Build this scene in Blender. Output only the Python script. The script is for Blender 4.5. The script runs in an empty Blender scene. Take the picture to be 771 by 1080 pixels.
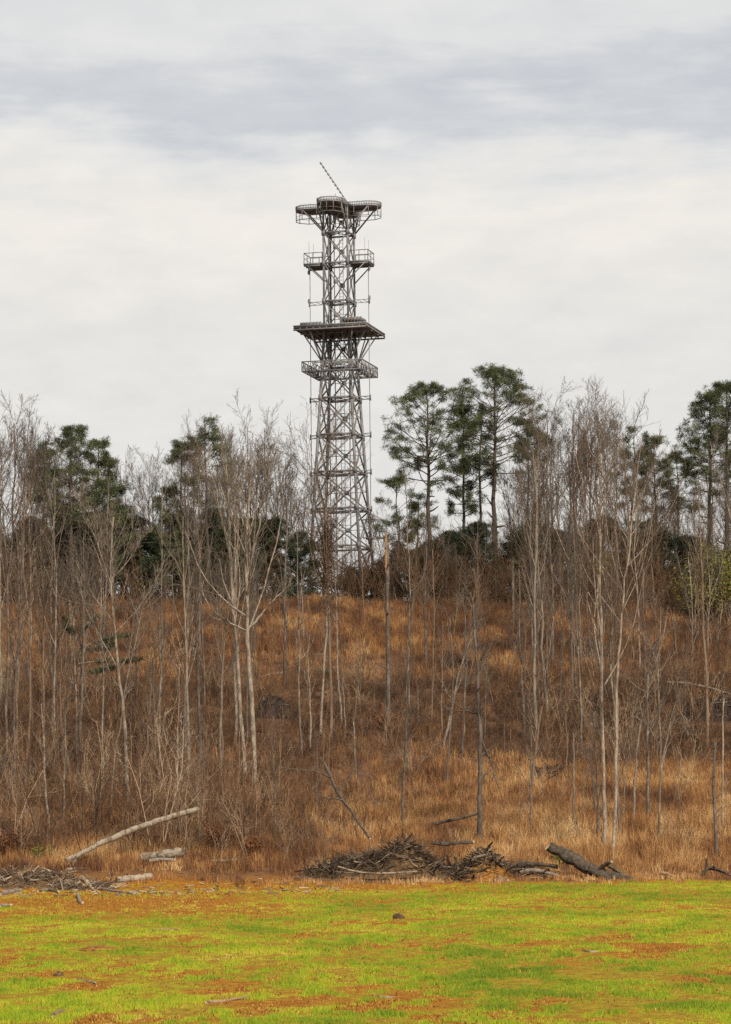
import bpy, math, random
import numpy as np
from mathutils import Matrix, Vector

rng = np.random.default_rng(7)
random.seed(7)
S = bpy.context.scene
COL = S.collection
PI = math.pi
R = math.radians

# ------------------------------------------------------------------ camera
F = 3000.0                       # focal length in pixels of the 771 x 1080 photograph
PITCH = math.atan(335.0 / F)
ROLL = R(0.6)
fwd = np.array([0, math.cos(PITCH), math.sin(PITCH)])
up0 = np.array([0, -math.sin(PITCH), math.cos(PITCH)])
rt0 = np.array([1.0, 0, 0])
c_, s_ = math.cos(ROLL), math.sin(ROLL)
CR = rt0 * c_ - up0 * s_
CU = up0 * c_ + rt0 * s_


def at(x, y, Y):
    d = fwd + CR * ((x - 385.5) / F) + CU * ((540 - y) / F)
    return d * (Y / d[1])


def proj(p):
    w = p @ fwd
    return np.stack([385.5 + F * (p @ CR) / w, 540 - F * (p @ CU) / w], -1)


cam = bpy.data.cameras.new('camera')
cam.sensor_fit = 'VERTICAL'
cam.sensor_height = 36
cam.lens = F / 1080 * 36
cam.clip_start = 0.5
cam.clip_end = 9000
co = bpy.data.objects.new('camera', cam)
COL.objects.link(co)
M4 = Matrix.Identity(4)
for i in range(3):
    M4[i][0] = CR[i]; M4[i][1] = CU[i]; M4[i][2] = -fwd[i]
co.matrix_world = M4
S.camera = co


# ------------------------------------------------------------------ noise
_perm = np.random.default_rng(3).random((256, 256))


def vnoise(x, y):
    xi = np.floor(x).astype(int); yi = np.floor(y).astype(int)
    fx = x - xi; fy = y - yi
    fx = fx * fx * (3 - 2 * fx); fy = fy * fy * (3 - 2 * fy)
    g = lambda a, b: _perm[a & 255, b & 255]
    return (g(xi, yi) * (1 - fx) + g(xi + 1, yi) * fx) * (1 - fy) + (g(xi, yi + 1) * (1 - fx) + g(xi + 1, yi + 1) * fx) * fy


def fbm(x, y, o=4):
    s = 0; a = .5; t = 0
    for i in range(o):
        s = s + a * vnoise(x + 17.3 * i, y + 5.1 * i); t += a
        x = x * 2.03; y = y * 2.03; a *= .5
    return s / t


def smooth(a, b, x):
    t = np.clip((x - a) / (b - a), 0, 1)
    return t * t * (3 - 2 * t)


# ------------------------------------------------------------------ terrain
_d = np.array([-60, 163, 167, 172, 180, 190, 205, 220, 235, 250, 265, 280, 292, 300, 312, 330, 375, 450, 700, 1500, 4000.])
_z = np.zeros_like(_d)
_yc = [934, 929, 917, 896, 871, 838, 808, 775, 741, 709, 680, 658, 648, 643, 641]
_z[0] = _z[1] = -3.2
for i, yy in enumerate(_yc[1:] if False else _yc):
    if i + 1 < len(_d):
        _z[i + 1] = at(385, yy, _d[i + 1])[2]
_z[15] = at(385, 640, 330)[2]; _z[16] = at(385, 651, 375)[2]
_z[17:] = [29, 25, 5, 0]
_z[1] = -3.2


def H(X, Y):
    X = np.asarray(X, float); Y = np.asarray(Y, float)
    z = np.interp(Y, _d, _z)
    m = smooth(168, 200, Y)
    z = z + m * ((fbm(X / 22 + 9, Y / 22, 3) - .5) * 3.2 + (fbm(X / 5, Y / 5 + 40, 2) - .5) * .7)
    z = z - smooth(240, 300, Y) * smooth(340, 310, Y) * (X / 45) * .7
    f = 1 - smooth(150, 170, Y)
    z = z + f * ((fbm(X / 16, Y / 16 + 3, 3) - .5) * .18)
    z = z + smooth(-2, -14, X) * smooth(158, 168, Y) * smooth(182, 170, Y) * .35
    # the shallow lip behind the field on the right
    z = z - smooth(-3, 3, X) * np.exp(-((Y - 168.5) / 1.6) ** 2) * .25
    return z


def ground_at_px(x, y):
    Ys = np.linspace(40, 420, 6000)
    d = fwd + CR * ((x - 385.5) / F) + CU * ((540 - y) / F)
    P = d[None, :] * (Ys / d[1])[:, None]
    k = np.where(P[:, 2] < H(P[:, 0], P[:, 1]))[0]
    i = k[0] if len(k) else len(Ys) - 1
    p = P[i].copy(); p[2] = H(p[0], p[1])
    return p


def stand(x, Y):
    """ground point at depth Y seen at picture column x"""
    X = (x - 385.5) / F * Y
    for _ in range(4):
        p = np.array([X, Y, float(H(X, Y))])
        X += (x - proj(p)[0]) * Y / F
    return np.array([X, Y, float(H(X, Y))])


# ------------------------------------------------------------------ mesh helpers
class MB:
    def __init__(s):
        s.v = []; s.q = []; s.t = []; s.n = 0; s.a = []; s.qm = []; s.tm = []

    def add(s, v, q=None, t=None, a=0.0, m=0):
        v = np.asarray(v, float).reshape(-1, 3)
        if q is not None and len(q):
            s.q.append(np.asarray(q, int).reshape(-1, 4) + s.n); s.qm.append(np.full(len(s.q[-1]), m))
        if t is not None and len(t):
            s.t.append(np.asarray(t, int).reshape(-1, 3) + s.n); s.tm.append(np.full(len(s.t[-1]), m))
        s.v.append(v); s.n += len(v)
        s.a.append(np.broadcast_to(np.asarray(a, float), (len(v),)) if np.ndim(a) < 2 else a)
        return s

    def mesh(s, name, mats, smoothed=False):
        V = np.concatenate(s.v); 
        q = np.concatenate(s.q) if s.q else np.zeros((0, 4), int)
        t = np.concatenate(s.t) if s.t else np.zeros((0, 3), int)
        me = bpy.data.meshes.new(name)
        me.vertices.add(len(V)); me.vertices.foreach_set('co', V.astype(np.float32).ravel())
        me.loops.add(q.size + t.size)
        me.loops.foreach_set('vertex_index', np.concatenate([q.ravel(), t.ravel()]).astype(np.int32))
        me.polygons.add(len(q) + len(t))
        ls = np.concatenate([np.arange(len(q)) * 4, q.size + np.arange(len(t)) * 3]).astype(np.int32)
        me.polygons.foreach_set('loop_start', ls)
        mi = np.concatenate(s.qm + s.tm).astype(np.int32)
        me.polygons.foreach_set('material_index', mi)
        if smoothed:
            me.polygons.foreach_set('use_smooth', np.ones(len(q) + len(t), bool))
        at_ = me.attributes.new('tone', 'FLOAT', 'POINT')
        at_.data.foreach_set('value', np.concatenate(s.a).astype(np.float32))
        for m in (mats if isinstance(mats, (list, tuple)) else [mats]):
            me.materials.append(m)
        me.update(calc_edges=True)
        return me

    def build(s, name, mats, parent=None, smoothed=False):
        o = bpy.data.objects.new(name, s.mesh(name, mats, smoothed))
        COL.objects.link(o)
        if parent is not None:
            o.parent = parent
        return o


def nrm(a):
    return a / np.maximum(np.linalg.norm(a, axis=-1, keepdims=True), 1e-9)


def tubes(mb, P, rad, sides=5, a=0.0, cap=False, m=0, capm=None):
    """P (N,K,3), rad (N,K)"""
    P = np.asarray(P, float); rad = np.asarray(rad, float)
    if P.ndim == 2:
        P = P[None]; rad = rad[None]
    N, K, _ = P.shape
    T = nrm(np.gradient(P, axis=1))
    ref = np.where(np.abs(T[:, :1, 2:3]) < .9, np.array([0, 0, 1.]), np.array([1., 0, 0]))
    ref = np.broadcast_to(ref, T.shape)
    A = nrm(np.cross(T, ref)); B = np.cross(T, A)
    an = np.arange(sides) * 2 * PI / sides
    ring = P[:, :, None, :] + rad[:, :, None, None] * (A[:, :, None, :] * np.cos(an)[None, None, :, None] + B[:, :, None, :] * np.sin(an)[None, None, :, None])
    V = ring.reshape(-1, 3)
    b = (np.arange(N) * K * sides)[:, None, None]
    k = (np.arange(K - 1) * sides)[None, :, None]
    j = np.arange(sides)[None, None, :]; j2 = (j + 1) % sides
    q = np.stack([b + k + j, b + k + j2, b + k + sides + j2, b + k + sides + j], -1).reshape(-1, 4)
    aa = np.repeat(np.asarray(a, float), K * sides) if np.ndim(a) == 1 else a
    base = mb.n
    mb.add(V, q, a=aa, m=m)
    if cap:
        for n in range(N):
            for kk in (0, K - 1):
                ids = base + n * K * sides + kk * sides + np.arange(sides)
                c = mb.n
                mb.v.append(P[n, kk][None]); mb.n += 1; mb.a.append(np.zeros(1))
                mb.t.append(np.stack([ids, np.roll(ids, -1), np.full(sides, c)], -1)); mb.tm.append(np.full(sides, m if capm is None else capm))


def cones(mb, p0, p1, r, a=0.0):
    N = len(p0)
    T = nrm(p1 - p0)
    ref = np.where(np.abs(T[:, 2:3]) < .9, np.array([0, 0, 1.]), np.array([1., 0, 0]))
    A = nrm(np.cross(T, ref)); B = np.cross(T, A)
    r = np.broadcast_to(r, (N,))[:, None]
    v = np.stack([p0 + A * r, p0 + (-.5 * A + .866 * B) * r, p0 + (-.5 * A - .866 * B) * r, p1], 1)
    b = (np.arange(N) * 4)[:, None, None]
    t = (b + np.array([[0, 1, 3], [1, 2, 3], [2, 0, 3]])[None]).reshape(-1, 3)
    mb.add(v.reshape(-1, 3), t=t, a=np.repeat(a, 4) if np.ndim(a) == 1 else a)


def bar(mb, p, q, w, h=None, m=0):
    """box bar from p to q"""
    p = np.asarray(p, float); q = np.asarray(q, float); h = h or w
    T = nrm(q - p)
    ref = np.array([0, 0, 1.]) if abs(T[2]) < .95 else np.array([1., 0, 0])
    A = nrm(np.cross(T, ref)) * w / 2; B = np.cross(A, T); B = nrm(B) * h / 2
    v = [p - A - B, p + A - B, p + A + B, p - A + B, q - A - B, q + A - B, q + A + B, q - A + B]
    mb.add(v, [[0, 3, 2, 1], [4, 5, 6, 7], [0, 1, 5, 4], [1, 2, 6, 5], [2, 3, 7, 6], [3, 0, 4, 7]], m=m)


def prism(mb, poly, z0, z1, m=0):
    n = len(poly)
    lo = np.array([[x, y, z0] for x, y in poly]); hi = np.array([[x, y, z1] for x, y in poly])
    v = np.concatenate([lo, hi, lo.mean(0)[None], hi.mean(0)[None]])
    i = np.arange(n); j = (i + 1) % n
    mb.add(v, np.stack([i, j, j + n, i + n], -1), np.concatenate([np.stack([j, i, np.full(n, 2 * n)], -1), np.stack([i + n, j + n, np.full(n, 2 * n + 1)], -1)]), m=m)


def tag(o, label=None, cat=None, group=None, kind=None):
    if label: o['label'] = label
    if cat: o['category'] = cat
    if group: o['group'] = group
    if kind: o['kind'] = kind
    return o


def empty(name, loc=(0, 0, 0)):
    o = bpy.data.objects.new(name, None); COL.objects.link(o); o.location = loc
    o.empty_display_size = .2
    return o


def copy_tree(o, parent=None):
    c = o.copy(); COL.objects.link(c)
    if parent is not None:
        c.parent = parent
    for ch in KIDS.get(o.name, []):
        copy_tree(ch, c)
    return c


KIDS = {}


# ------------------------------------------------------------------ materials
def mat(name):
    m = bpy.data.materials.new(name); m.use_nodes = True
    nt = m.node_tree
    b = nt.nodes['Principled BSDF']
    b.inputs['Roughness'].default_value = .9
    b.inputs['Specular IOR Level'].default_value = .2
    return m, nt, b


def N(nt, t, **kw):
    n = nt.nodes.new(t)
    for k, v in kw.items():
        setattr(n, k, v)
    return n


def ramp(nt, stops, fac):
    r = N(nt, 'ShaderNodeValToRGB')
    e = r.color_ramp.elements
    while len(e) < len(stops): e.new(.5)
    for el, (p, c) in zip(e, stops):
        el.position = p; el.color = (*c, 1)
    nt.links.new(fac, r.inputs[0])
    return r.outputs[0]


def noise(nt, vec, scale, detail=4, rough=.6):
    n = N(nt, 'ShaderNodeTexNoise'); n.inputs['Scale'].default_value = scale
    n.inputs['Detail'].default_value = detail; n.inputs['Roughness'].default_value = rough
    nt.links.new(vec, n.inputs['Vector'])
    return n.outputs['Fac']


def mathn(nt, op, a, b=None, clamp=False):
    n = N(nt, 'ShaderNodeMath', operation=op, use_clamp=clamp)
    for i, x in enumerate((a, b)):
        if x is None: continue
        if isinstance(x, (int, float)): n.inputs[i].default_value = x
        else: nt.links.new(x, n.inputs[i])
    return n.outputs[0]


def mixc(nt, f, a, b, mode='MIX'):
    n = N(nt, 'ShaderNodeMix', data_type='RGBA', blend_type=mode)
    for k, x in ((0, f), (6, a), (7, b)):
        if isinstance(x, (int, float)): n.inputs[k].default_value = x
        elif isinstance(x, tuple): n.inputs[k].default_value = (*x, 1)
        else: nt.links.new(x, n.inputs[k])
    return n.outputs[2]


def mapped(nt, out, scale):
    mp = N(nt, 'ShaderNodeMapping'); mp.inputs['Scale'].default_value = scale
    nt.links.new(out, mp.inputs['Vector'])
    return mp.outputs[0]


def bark(name, dark, light, blotch=None, var=.5, sc=(6, 6, 1.8)):
    m, nt, b = mat(name)
    tc = N(nt, 'ShaderNodeTexCoord'); oi = N(nt, 'ShaderNodeObjectInfo')
    n1 = noise(nt, mapped(nt, tc.outputs['Object'], sc), 1.5, 6, .7)
    c = ramp(nt, [(.3, dark), (.62, light)], n1)
    if blotch:
        n2 = noise(nt, mapped(nt, tc.outputs['Object'], (2.2, 2.2, .9)), 1.3, 3)
        c = mixc(nt, ramp(nt, [(.5, (0, 0, 0)), (.6, (1, 1, 1))], n2), c, blotch)
    f = mathn(nt, 'MULTIPLY_ADD', oi.outputs['Random'], var); nt.nodes[-1].inputs[2].default_value = 1 - var / 2
    mm = N(nt, 'ShaderNodeVectorMath', operation='SCALE')
    nt.links.new(c, mm.inputs[0]); nt.links.new(f, mm.inputs['Scale'])
    nt.links.new(mm.outputs[0], b.inputs['Base Color'])
    return m


def toned(name, stops, pos_scale=None, pos_amt=0.0, rough=.9, trans=0.0):
    """base colour from each blade's / clump's own tone attribute, drifting with place"""
    m, nt, b = mat(name)
    a = N(nt, 'ShaderNodeAttribute', attribute_name='tone')
    f = a.outputs['Fac']
    if pos_scale:
        g = N(nt, 'ShaderNodeNewGeometry')
        nz = noise(nt, g.outputs['Position'], pos_scale, 3)
        nz = mathn(nt, 'MULTIPLY', mathn(nt, 'SUBTRACT', nz, .5), pos_amt)
        f = mathn(nt, 'ADD', f, nz, True)
    c = ramp(nt, stops, f)
    nt.links.new(c, b.inputs['Base Color'])
    b.inputs['Roughness'].default_value = rough
    if trans:
        tr = N(nt, 'ShaderNodeBsdfTranslucent'); nt.links.new(c, tr.inputs['Color'])
        mx = N(nt, 'ShaderNodeMixShader'); mx.inputs[0].default_value = trans
        nt.links.new(b.outputs[0], mx.inputs[1]); nt.links.new(tr.outputs[0], mx.inputs[2])
        nt.links.new(mx.outputs[0], nt.nodes['Material Output'].inputs['Surface'])
    return m


MT = {}
MT['pale'] = bark('bark_pale', (.12, .094, .07), (.36, .29, .215), (.16, .12, .085), .45)
MT['grey'] = bark('bark_grey', (.065, .051, .039), (.175, .14, .107), (.25, .20, .15), .6)
MT['dark'] = bark('bark_dark', (.045, .034, .027), (.13, .10, .078), (.17, .14, .11), .4)
MT['tan'] = bark('bark_tan', (.10, .066, .043), (.25, .175, .115), (.17, .10, .06), .45)
MT['pine'] = bark('bark_pine', (.035, .027, .022), (.095, .07, .053), None, .4)
MT['split'] = bark('wood_split', (.20, .095, .04), (.40, .23, .11))
MT['cut'] = bark('wood_cut', (.35, .24, .13), (.52, .40, .26))
MT['weathered'] = bark('wood_weathered', (.13, .098, .066), (.40, .325, .235), (.17, .12, .075), .3, (2.5, 9, 9))
MT['log_dark'] = bark('log_dark', (.02, .015, .011), (.15, .115, .08), (.05, .04, .03), .4, (3, 9, 9))
MT['log_tan'] = bark('log_tan', (.12, .075, .04), (.33, .22, .125), None, .4, (6, 9, 9))
MT['log_grey'] = bark('log_grey', (.07, .056, .045), (.26, .215, .165), None, .4, (6, 9, 9))
MT['t_grey'] = bark('twig_grey', (.06, .046, .034), (.13, .10, .075), None, .6)
MT['t_brown'] = bark('twig_brown', (.065, .044, .031), (.135, .092, .062), None, .6)
MT['t_pale'] = bark('twig_pale', (.10, .076, .054), (.22, .172, .125), None, .5)
MT['needle'] = toned('pine_needles', [(0, (.03, .038, .018)), (.5, (.085, .098, .044)), (1, (.18, .18, .075))])
MT['needle_shaded'] = toned('cedar_needles_shaded', [(0, (.013, .02, .011)), (.5, (.036, .05, .025)), (1, (.085, .10, .04))])  # shade under the wood is put into these needle colours
MT['leaf_olive'] = toned('olive_leaves', [(0, (.06, .06, .014)), (.5, (.15, .14, .03)), (1, (.27, .23, .055))])
MT['leaf_rust'] = toned('rust_leaves', [(0, (.06, .024, .012)), (.5, (.14, .055, .024)), (1, (.26, .11, .04))])
MT['straw'] = toned('dry_grass', [(0, (.075, .036, .02)), (.3, (.18, .080, .034)), (.55, (.34, .16, .056)), (.8, (.48, .265, .10)), (1, (.60, .40, .19))], .13, .75)
MT['brush'] = toned('brush_twigs', [(0, (.045, .024, .014)), (.45, (.125, .066, .034)), (.75, (.22, .13, .072)), (1, (.38, .27, .17))], .12, .5)
MT['grass'] = toned('field_grass', [(0, (.115, .18, .010)), (.35, (.245, .33, .014)), (.6, (.38, .39, .020)), (.8, (.46, .37, .035)), (1, (.56, .43, .12))], .55, .7, .7)
MT['litter'] = toned('leaf_litter', [(0, (.045, .015, .006)), (.4, (.18, .06, .013)), (.7, (.42, .195, .03)), (1, (.58, .42, .15))])
MT['stick'] = toned('stick_wood', [(0, (.025, .016, .011)), (.5, (.10, .066, .042)), (.8, (.24, .175, .115)), (1, (.45, .36, .25))])


def steel():
    m, nt, b = mat('weathered_steel')
    g = N(nt, 'ShaderNodeNewGeometry')
    n1 = noise(nt, g.outputs['Position'], .8, 5)
    c = ramp(nt, [(.35, (.135, .13, .122)), (.55, (.225, .218, .21)), (.66, (.20, .16, .13)), (.74, (.17, .09, .055))], n1)
    nt.links.new(c, b.inputs['Base Color'])
    b.inputs['Roughness'].default_value = .65; b.inputs['Metallic'].default_value = .25
    return m


MT['steel'] = steel()


def ground_mat():
    m, nt, b = mat('ground_soil')
    g = N(nt, 'ShaderNodeNewGeometry')
    P = g.outputs['Position']
    a = N(nt, 'ShaderNodeAttribute', attribute_name='tone')      # 0 grass sod .. 1 bare soil, 2+ hillside
    soil = ramp(nt, [(.28, (.06, .018, .006)), (.44, (.23, .078, .012)), (.58, (.44, .195, .02)), (.75, (.56, .35, .06))], noise(nt, P, 5.5, 7, .8))
    sod = ramp(nt, [(.28, (.11, .052, .010)), (.45, (.25, .15, .016)), (.58, (.33, .26, .02)), (.75, (.44, .30, .045))], noise(nt, P, 3.1, 7, .75))
    hill = ramp(nt, [(.25, (.06, .036, .024)), (.5, (.14, .075, .04)), (.75, (.25, .14, .07))], noise(nt, P, .6, 7, .7))
    f1 = mathn(nt, 'ADD', a.outputs['Fac'], mathn(nt, 'MULTIPLY', mathn(nt, 'SUBTRACT', noise(nt, P, 1.8, 5, .7), .5), .9), True)
    c = mixc(nt, f1, sod, soil)
    f2 = mathn(nt, 'SUBTRACT', a.outputs['Fac'], 1.0, True)
    c = mixc(nt, f2, c, hill)
    nt.links.new(c, b.inputs['Base Color'])
    bp = N(nt, 'ShaderNodeBump'); bp.inputs['Strength'].default_value = .6; bp.inputs['Distance'].default_value = .08
    nt.links.new(noise(nt, P, 5, 6, .7), bp.inputs['Height']); nt.links.new(bp.outputs[0], b.inputs['Normal'])
    b.inputs['Roughness'].default_value = 1; b.inputs['Specular IOR Level'].default_value = .05
    return m


MT['ground'] = ground_mat()


# ------------------------------------------------------------------ ground
def bare_mask(X, Y):
    """how bare the field is: 0 green sod, 1 orange soil"""
    # faint drill rows running away to the right
    u = X * .93 - Y * .13; v = X * .35 + Y * .94
    n = fbm(u / 1.5 + 3, v / 5.0 + 8, 4)
    n2 = fbm(X / .30, Y / .95, 4)
    n3 = fbm(X / 5.5 + 60, Y / 16, 3)
    b = smooth(.50, .60, n * .58 + n2 * .50 + (n3 - .5) * .30 - .035 - .07 * smooth(62, 110, Y) + .04 * smooth(78, 48, Y))
    ex = X * 165 / np.maximum(Y, 40)
    e = Y + 34 * (fbm(X / 4, Y / 11 + 50, 3) - .5) + 16 * (n2 - .5)
    edge = smooth(100, 126, e) * smooth(0, -8, ex + 9 * (fbm(Y / 9, X / 5, 2) - .5))
    edge2 = smooth(144, 158, Y + 14 * (fbm(X / 2, Y / 4 + 20, 3) - .5)) * smooth(8, -1, ex)
    return np.clip(np.maximum(b * .95, np.maximum(edge * (.45 + 1.05 * n2), edge2)), 0, 1)


def make_ground():
    xs = np.concatenate([-np.geomspace(3500, 46, 22), np.arange(-45, 45.1, .55), np.geomspace(46, 3500, 22)])
    ys = np.concatenate([np.linspace(-60, 34, 12), np.arange(36, 190, .6), np.arange(190, 350, 1.2), np.linspace(352, 450, 26), np.geomspace(470, 4000, 18)])
    X, Y = np.meshgrid(xs, ys)
    Z = H(X, Y)
    b = bare_mask(X, Y)
    a = b + (1.2 * smooth(163.5, 166, Y) * smooth(-2, 2, X) + smooth(162, 172, Y + 4 * (fbm(X / 2, Y / 3, 3) - .5)))
    a = np.where(Y > 172, 2.0, np.clip(a, 0, 2))
    Z = Z + np.where(Y < 166, (fbm(X / .9, Y / .9, 2) - .5) * .07, 0)
    n, k = X.shape
    i = np.arange(n * k).reshape(n, k)
    q = np.stack([i[:-1, :-1], i[:-1, 1:], i[1:, 1:], i[1:, :-1]], -1).reshape(-1, 4)
    mb = MB().add(np.stack([X, Y, Z], -1).reshape(-1, 3), q, a=a.ravel())
    tag(mb.build('ground', MT['ground'], None, True), kind='structure', label='green field rising to a brown brushy hillside')


make_ground()


# ------------------------------------------------------------------ blades of grass
def blades(mb, X, Y, h, w, tone, lean=.35, curve=.5, zoff=0.0):
    n = len(X)
    Z = H(X, Y) - .02 + zoff
    az = rng.uniform(0, 2 * PI, n)
    # width direction random, lean direction independent
    wd = np.stack([np.cos(az), np.sin(az) * .6, np.zeros(n)], -1) * (w / 2)[:, None]
    la = rng.uniform(0, 2 * PI, n); lm = np.abs(rng.normal(0, lean, n)) * h
    ld = np.stack([np.cos(la) * lm, np.sin(la) * lm, np.zeros(n)], -1)
    b = np.stack([X, Y, Z], -1)
    mid = b + ld * (1 - curve) * .5 + np.array([0, 0, 1.]) * (h * .55)[:, None]
    tip = b + ld + np.array([0, 0, 1.]) * (h * np.sqrt(np.clip(1 - .5 * (lm / h) ** 2, .2, 1)))[:, None]
    v = np.stack([b - wd, b + wd, mid + wd * .8, mid - wd * .8, tip], 1).reshape(-1, 3)
    o = np.arange(n)[:, None] * 5
    mb.add(v, o + np.array([[0, 1, 2, 3]]), o + np.array([[3, 2, 4]]), a=np.repeat(np.clip(tone, 0, 1), 5))


def frust_pts(n, y0, y1, power=1.0, margin=1.25):
    """random ground points inside the widened view, thinning with distance"""
    u = rng.random(n)
    if power == 1.0:
        Y = y0 * (y1 / y0) ** u
    else:
        Y = y0 + (y1 - y0) * u
    X = rng.uniform(-1, 1, n) * (Y * (390 / F) * margin + 1)
    return X, Y


def field_grass():
    X, Y = frust_pts(215000, 41, 167.5)
    b = bare_mask(X, Y)
    edge = 165.5 + 2 * (fbm(X / 3, Y / 3, 2) - .5) - 4 * smooth(-4, -12, X)
    zone = smooth(130, 150, Y) * smooth(2, -4, X)
    keep = (rng.random(len(X)) > b * (1.08 - .32 * zone)) & (Y < edge + 3 * zone)
    X, Y, b = X[keep], Y[keep], b[keep]
    dens = smooth(.30, .56, fbm(X / .38 + 7, Y / 1.1, 3) * .6 + fbm(X / 1.6, Y / 5 + 90, 3) * .45)
    k = rng.random(len(X)) < .46 + .8 * dens
    X, Y, b = X[k], Y[k], b[k]
    m = 5
    X = np.repeat(X, m) + rng.normal(0, .035, len(X) * m); Y = np.repeat(Y, m) + rng.normal(0, .05, len(Y) * m); b = np.repeat(b, m)
    n = len(X)
    patch = fbm(X / .55, Y / 1.6 + 30, 4)
    big = fbm(X / 3.2 + 11, Y / 9, 3)
    h = (.02 + .085 * smooth(.3, .75, patch)) * rng.uniform(.6, 1.3, n) * (1 + .25 * (Y / 165))
    w = .006 + .014 * (Y / 165) * rng.uniform(.6, 1.2, n)
    tone = .40 + .9 * (.5 - patch) + 1.0 * (big - .5) + rng.normal(0, .13, n) + b * .4
    mb = MB(); blades(mb, X, Y, h, w, tone, .45)
    tag(mb.build('field_grass', MT['grass']), 'short bright green grass over the whole field', 'grass', kind='stuff')
    # dead leaves and weed stalks lying over the bare soil
    X, Y = frust_pts(330000, 41, 174)
    b = bare_mask(X, Y)
    k = rng.random(len(X)) < b * .7 * smooth(.25, .6, fbm(X / .5, Y / 1.2 + 4, 3)) + .17 + smooth(152, 164, Y) * smooth(2, -3, X) * .7
    X, Y = X[k], Y[k]; n = len(X)
    mb = MB(); blades(mb, X, Y, rng.uniform(.02, .06, n) * (1 + Y / 200), .012 + .028 * (Y / 165) * rng.random(n), rng.beta(2, 2, n), .9, .2)
    tag(mb.build('leaf_litter', MT['litter']), 'rusty dead leaves and stalks scattered on the bare orange soil', 'leaf litter', kind='stuff')


field_grass()


# zones of the hillside
def clear_of_heaps(X, Y):
    ok = np.ones(len(X), bool)
    for px, yy, hw_, fr in ((290, 243.5, 1.7, 5), (617, 274, 1.5, 4), (752, 240, 3.0, 6), (580, 209, 1.6, 4)):
        c = stand(px, yy)
        ok &= ~((np.abs(X - c[0]) < hw_) & (Y < c[1] + 1) & (Y > c[1] - fr))
    return ok


def straw_mask(X, Y):
    n = fbm(X / 9 + 31, Y / 9, 3)
    low = smooth(165.5, 168, Y) * smooth(228, 208, Y + 22 * (n - .5)) * (.18 + .82 * smooth(-9, 1, X + 8 * (n - .5) + (Y - 175) * -.25))
    left_low = smooth(168, 172, Y) * smooth(186, 176, Y) * .75
    high = smooth(258, 274, Y + 20 * (n - .5)) * smooth(306, 299, Y)
    return np.clip(np.maximum(np.maximum(low, left_low), high * .9), 0.07, 1) * smooth(165.5 , 168.5, Y - 2.5 * smooth(0, -6, X)) * smooth(309, 300, Y)


def brush_mask(X, Y):
    n = fbm(X / 7 + 71, Y / 7 + 4, 3)
    mid = smooth(212, 224, Y + 18 * (n - .5)) * smooth(276, 258, Y + 16 * (n - .5))
    left = smooth(174, 180, Y) * smooth(222, 214, Y) * smooth(1, -7, X + 6 * (n - .5))
    top = np.maximum(smooth(297, 303, Y), .85 * smooth(276, 292, Y + 14 * (n - .5)) * np.maximum(smooth(.012, .03, X / Y), smooth(-.07, -.09, X / Y)))
    return np.clip(np.maximum(np.maximum(mid, left * .9), np.maximum(top, .13)), 0, 1) * smooth(.28, .5, n + .12) * smooth(170, 178, Y)


def dry_grass():
    X, Y = frust_pts(190000, 167, 309, margin=1.3)
    k = (rng.random(len(X)) < straw_mask(X, Y) * smooth(.30, .62, .7 * fbm(X / .75 + 13, Y / 1.3, 2) + .3 * rng.random(len(X))) * 1.25)
    Xe, Ye = frust_pts(5200, 156, 168, power=0)
    ke = rng.random(len(Xe)) < smooth(158, 167, Ye) ** 2 * smooth(.45, .65, fbm(Xe / 1.1, Ye / 2 + 8, 3)) * .8
    X = np.concatenate([X[k], Xe[ke]]); Y = np.concatenate([Y[k], Ye[ke]]); k = np.ones(len(X), bool)
    k &= clear_of_heaps(X, Y) | (rng.random(len(X)) < .15)
    X, Y = X[k], Y[k]
    m = 8
    n = len(X)
    tall = .6 * fbm(X / 3.5, Y / 3.5 + 60, 3) + .4 * fbm(X / .8, Y / 1.2, 2)
    H0 = (.25 + 1.5 * tall) * rng.uniform(.7, 1.25, n) * (.4 + .6 * smooth(167, 177, Y))
    t0 = .22 + 1.0 * (fbm(X / 4 + 5, Y / 6, 4) - .28) + .8 * (fbm(X / .9 + 70, Y / 1.6, 3) - .5) + rng.normal(0, .10, n) + .14 * smooth(-2, 10, X) * smooth(225, 190, Y) - .2 * smooth(205, 228, Y) * smooth(268, 250, Y) - .18 * smooth(250, 280, Y)
    X = np.repeat(X, m) + rng.normal(0, .12, n * m); Y = np.repeat(Y, m) + rng.normal(0, .12, n * m)
    h = np.repeat(H0, m) * rng.uniform(.5, 1.1, n * m)
    w = rng.uniform(.012, .042, n * m)
    mb = MB(); blades(mb, X, Y, h, w, np.repeat(t0, m) + rng.normal(0, .12, n * m), .42)
    tag(mb.build('dry_grass', MT['straw']), 'tall tan and rusty dead grass covering the hillside', 'dry grass', kind='stuff')


dry_grass()


def poly_grow(start, d, length, P, wig, trop, rg):
    pts = [start]; n = len(start)
    step = (length / (P - 1))[:, None]
    upv = np.array([0, 0, 1.])
    for i in range(P - 1):
        d = nrm(d + rg.normal(0, wig, (n, 3)) + upv * trop)
        pts.append(pts[-1] + d * step)
    return np.stack(pts, 1)


def sample_poly(P, rad, t):
    """t (N,k) in 0..1 -> position, tangent, radius (N,k,.)"""
    N_, K, _ = P.shape
    f = np.clip(t, 0, .9999) * (K - 1); i = f.astype(int); fr = (f - i)
    r = np.arange(N_)[:, None]
    pos = P[r, i] * (1 - fr)[..., None] + P[r, i + 1] * fr[..., None]
    tan = nrm(P[r, i + 1] - P[r, i])
    rr = rad[r, i] * (1 - fr) + rad[r, i + 1] * fr
    return pos, tan, rr


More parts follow.
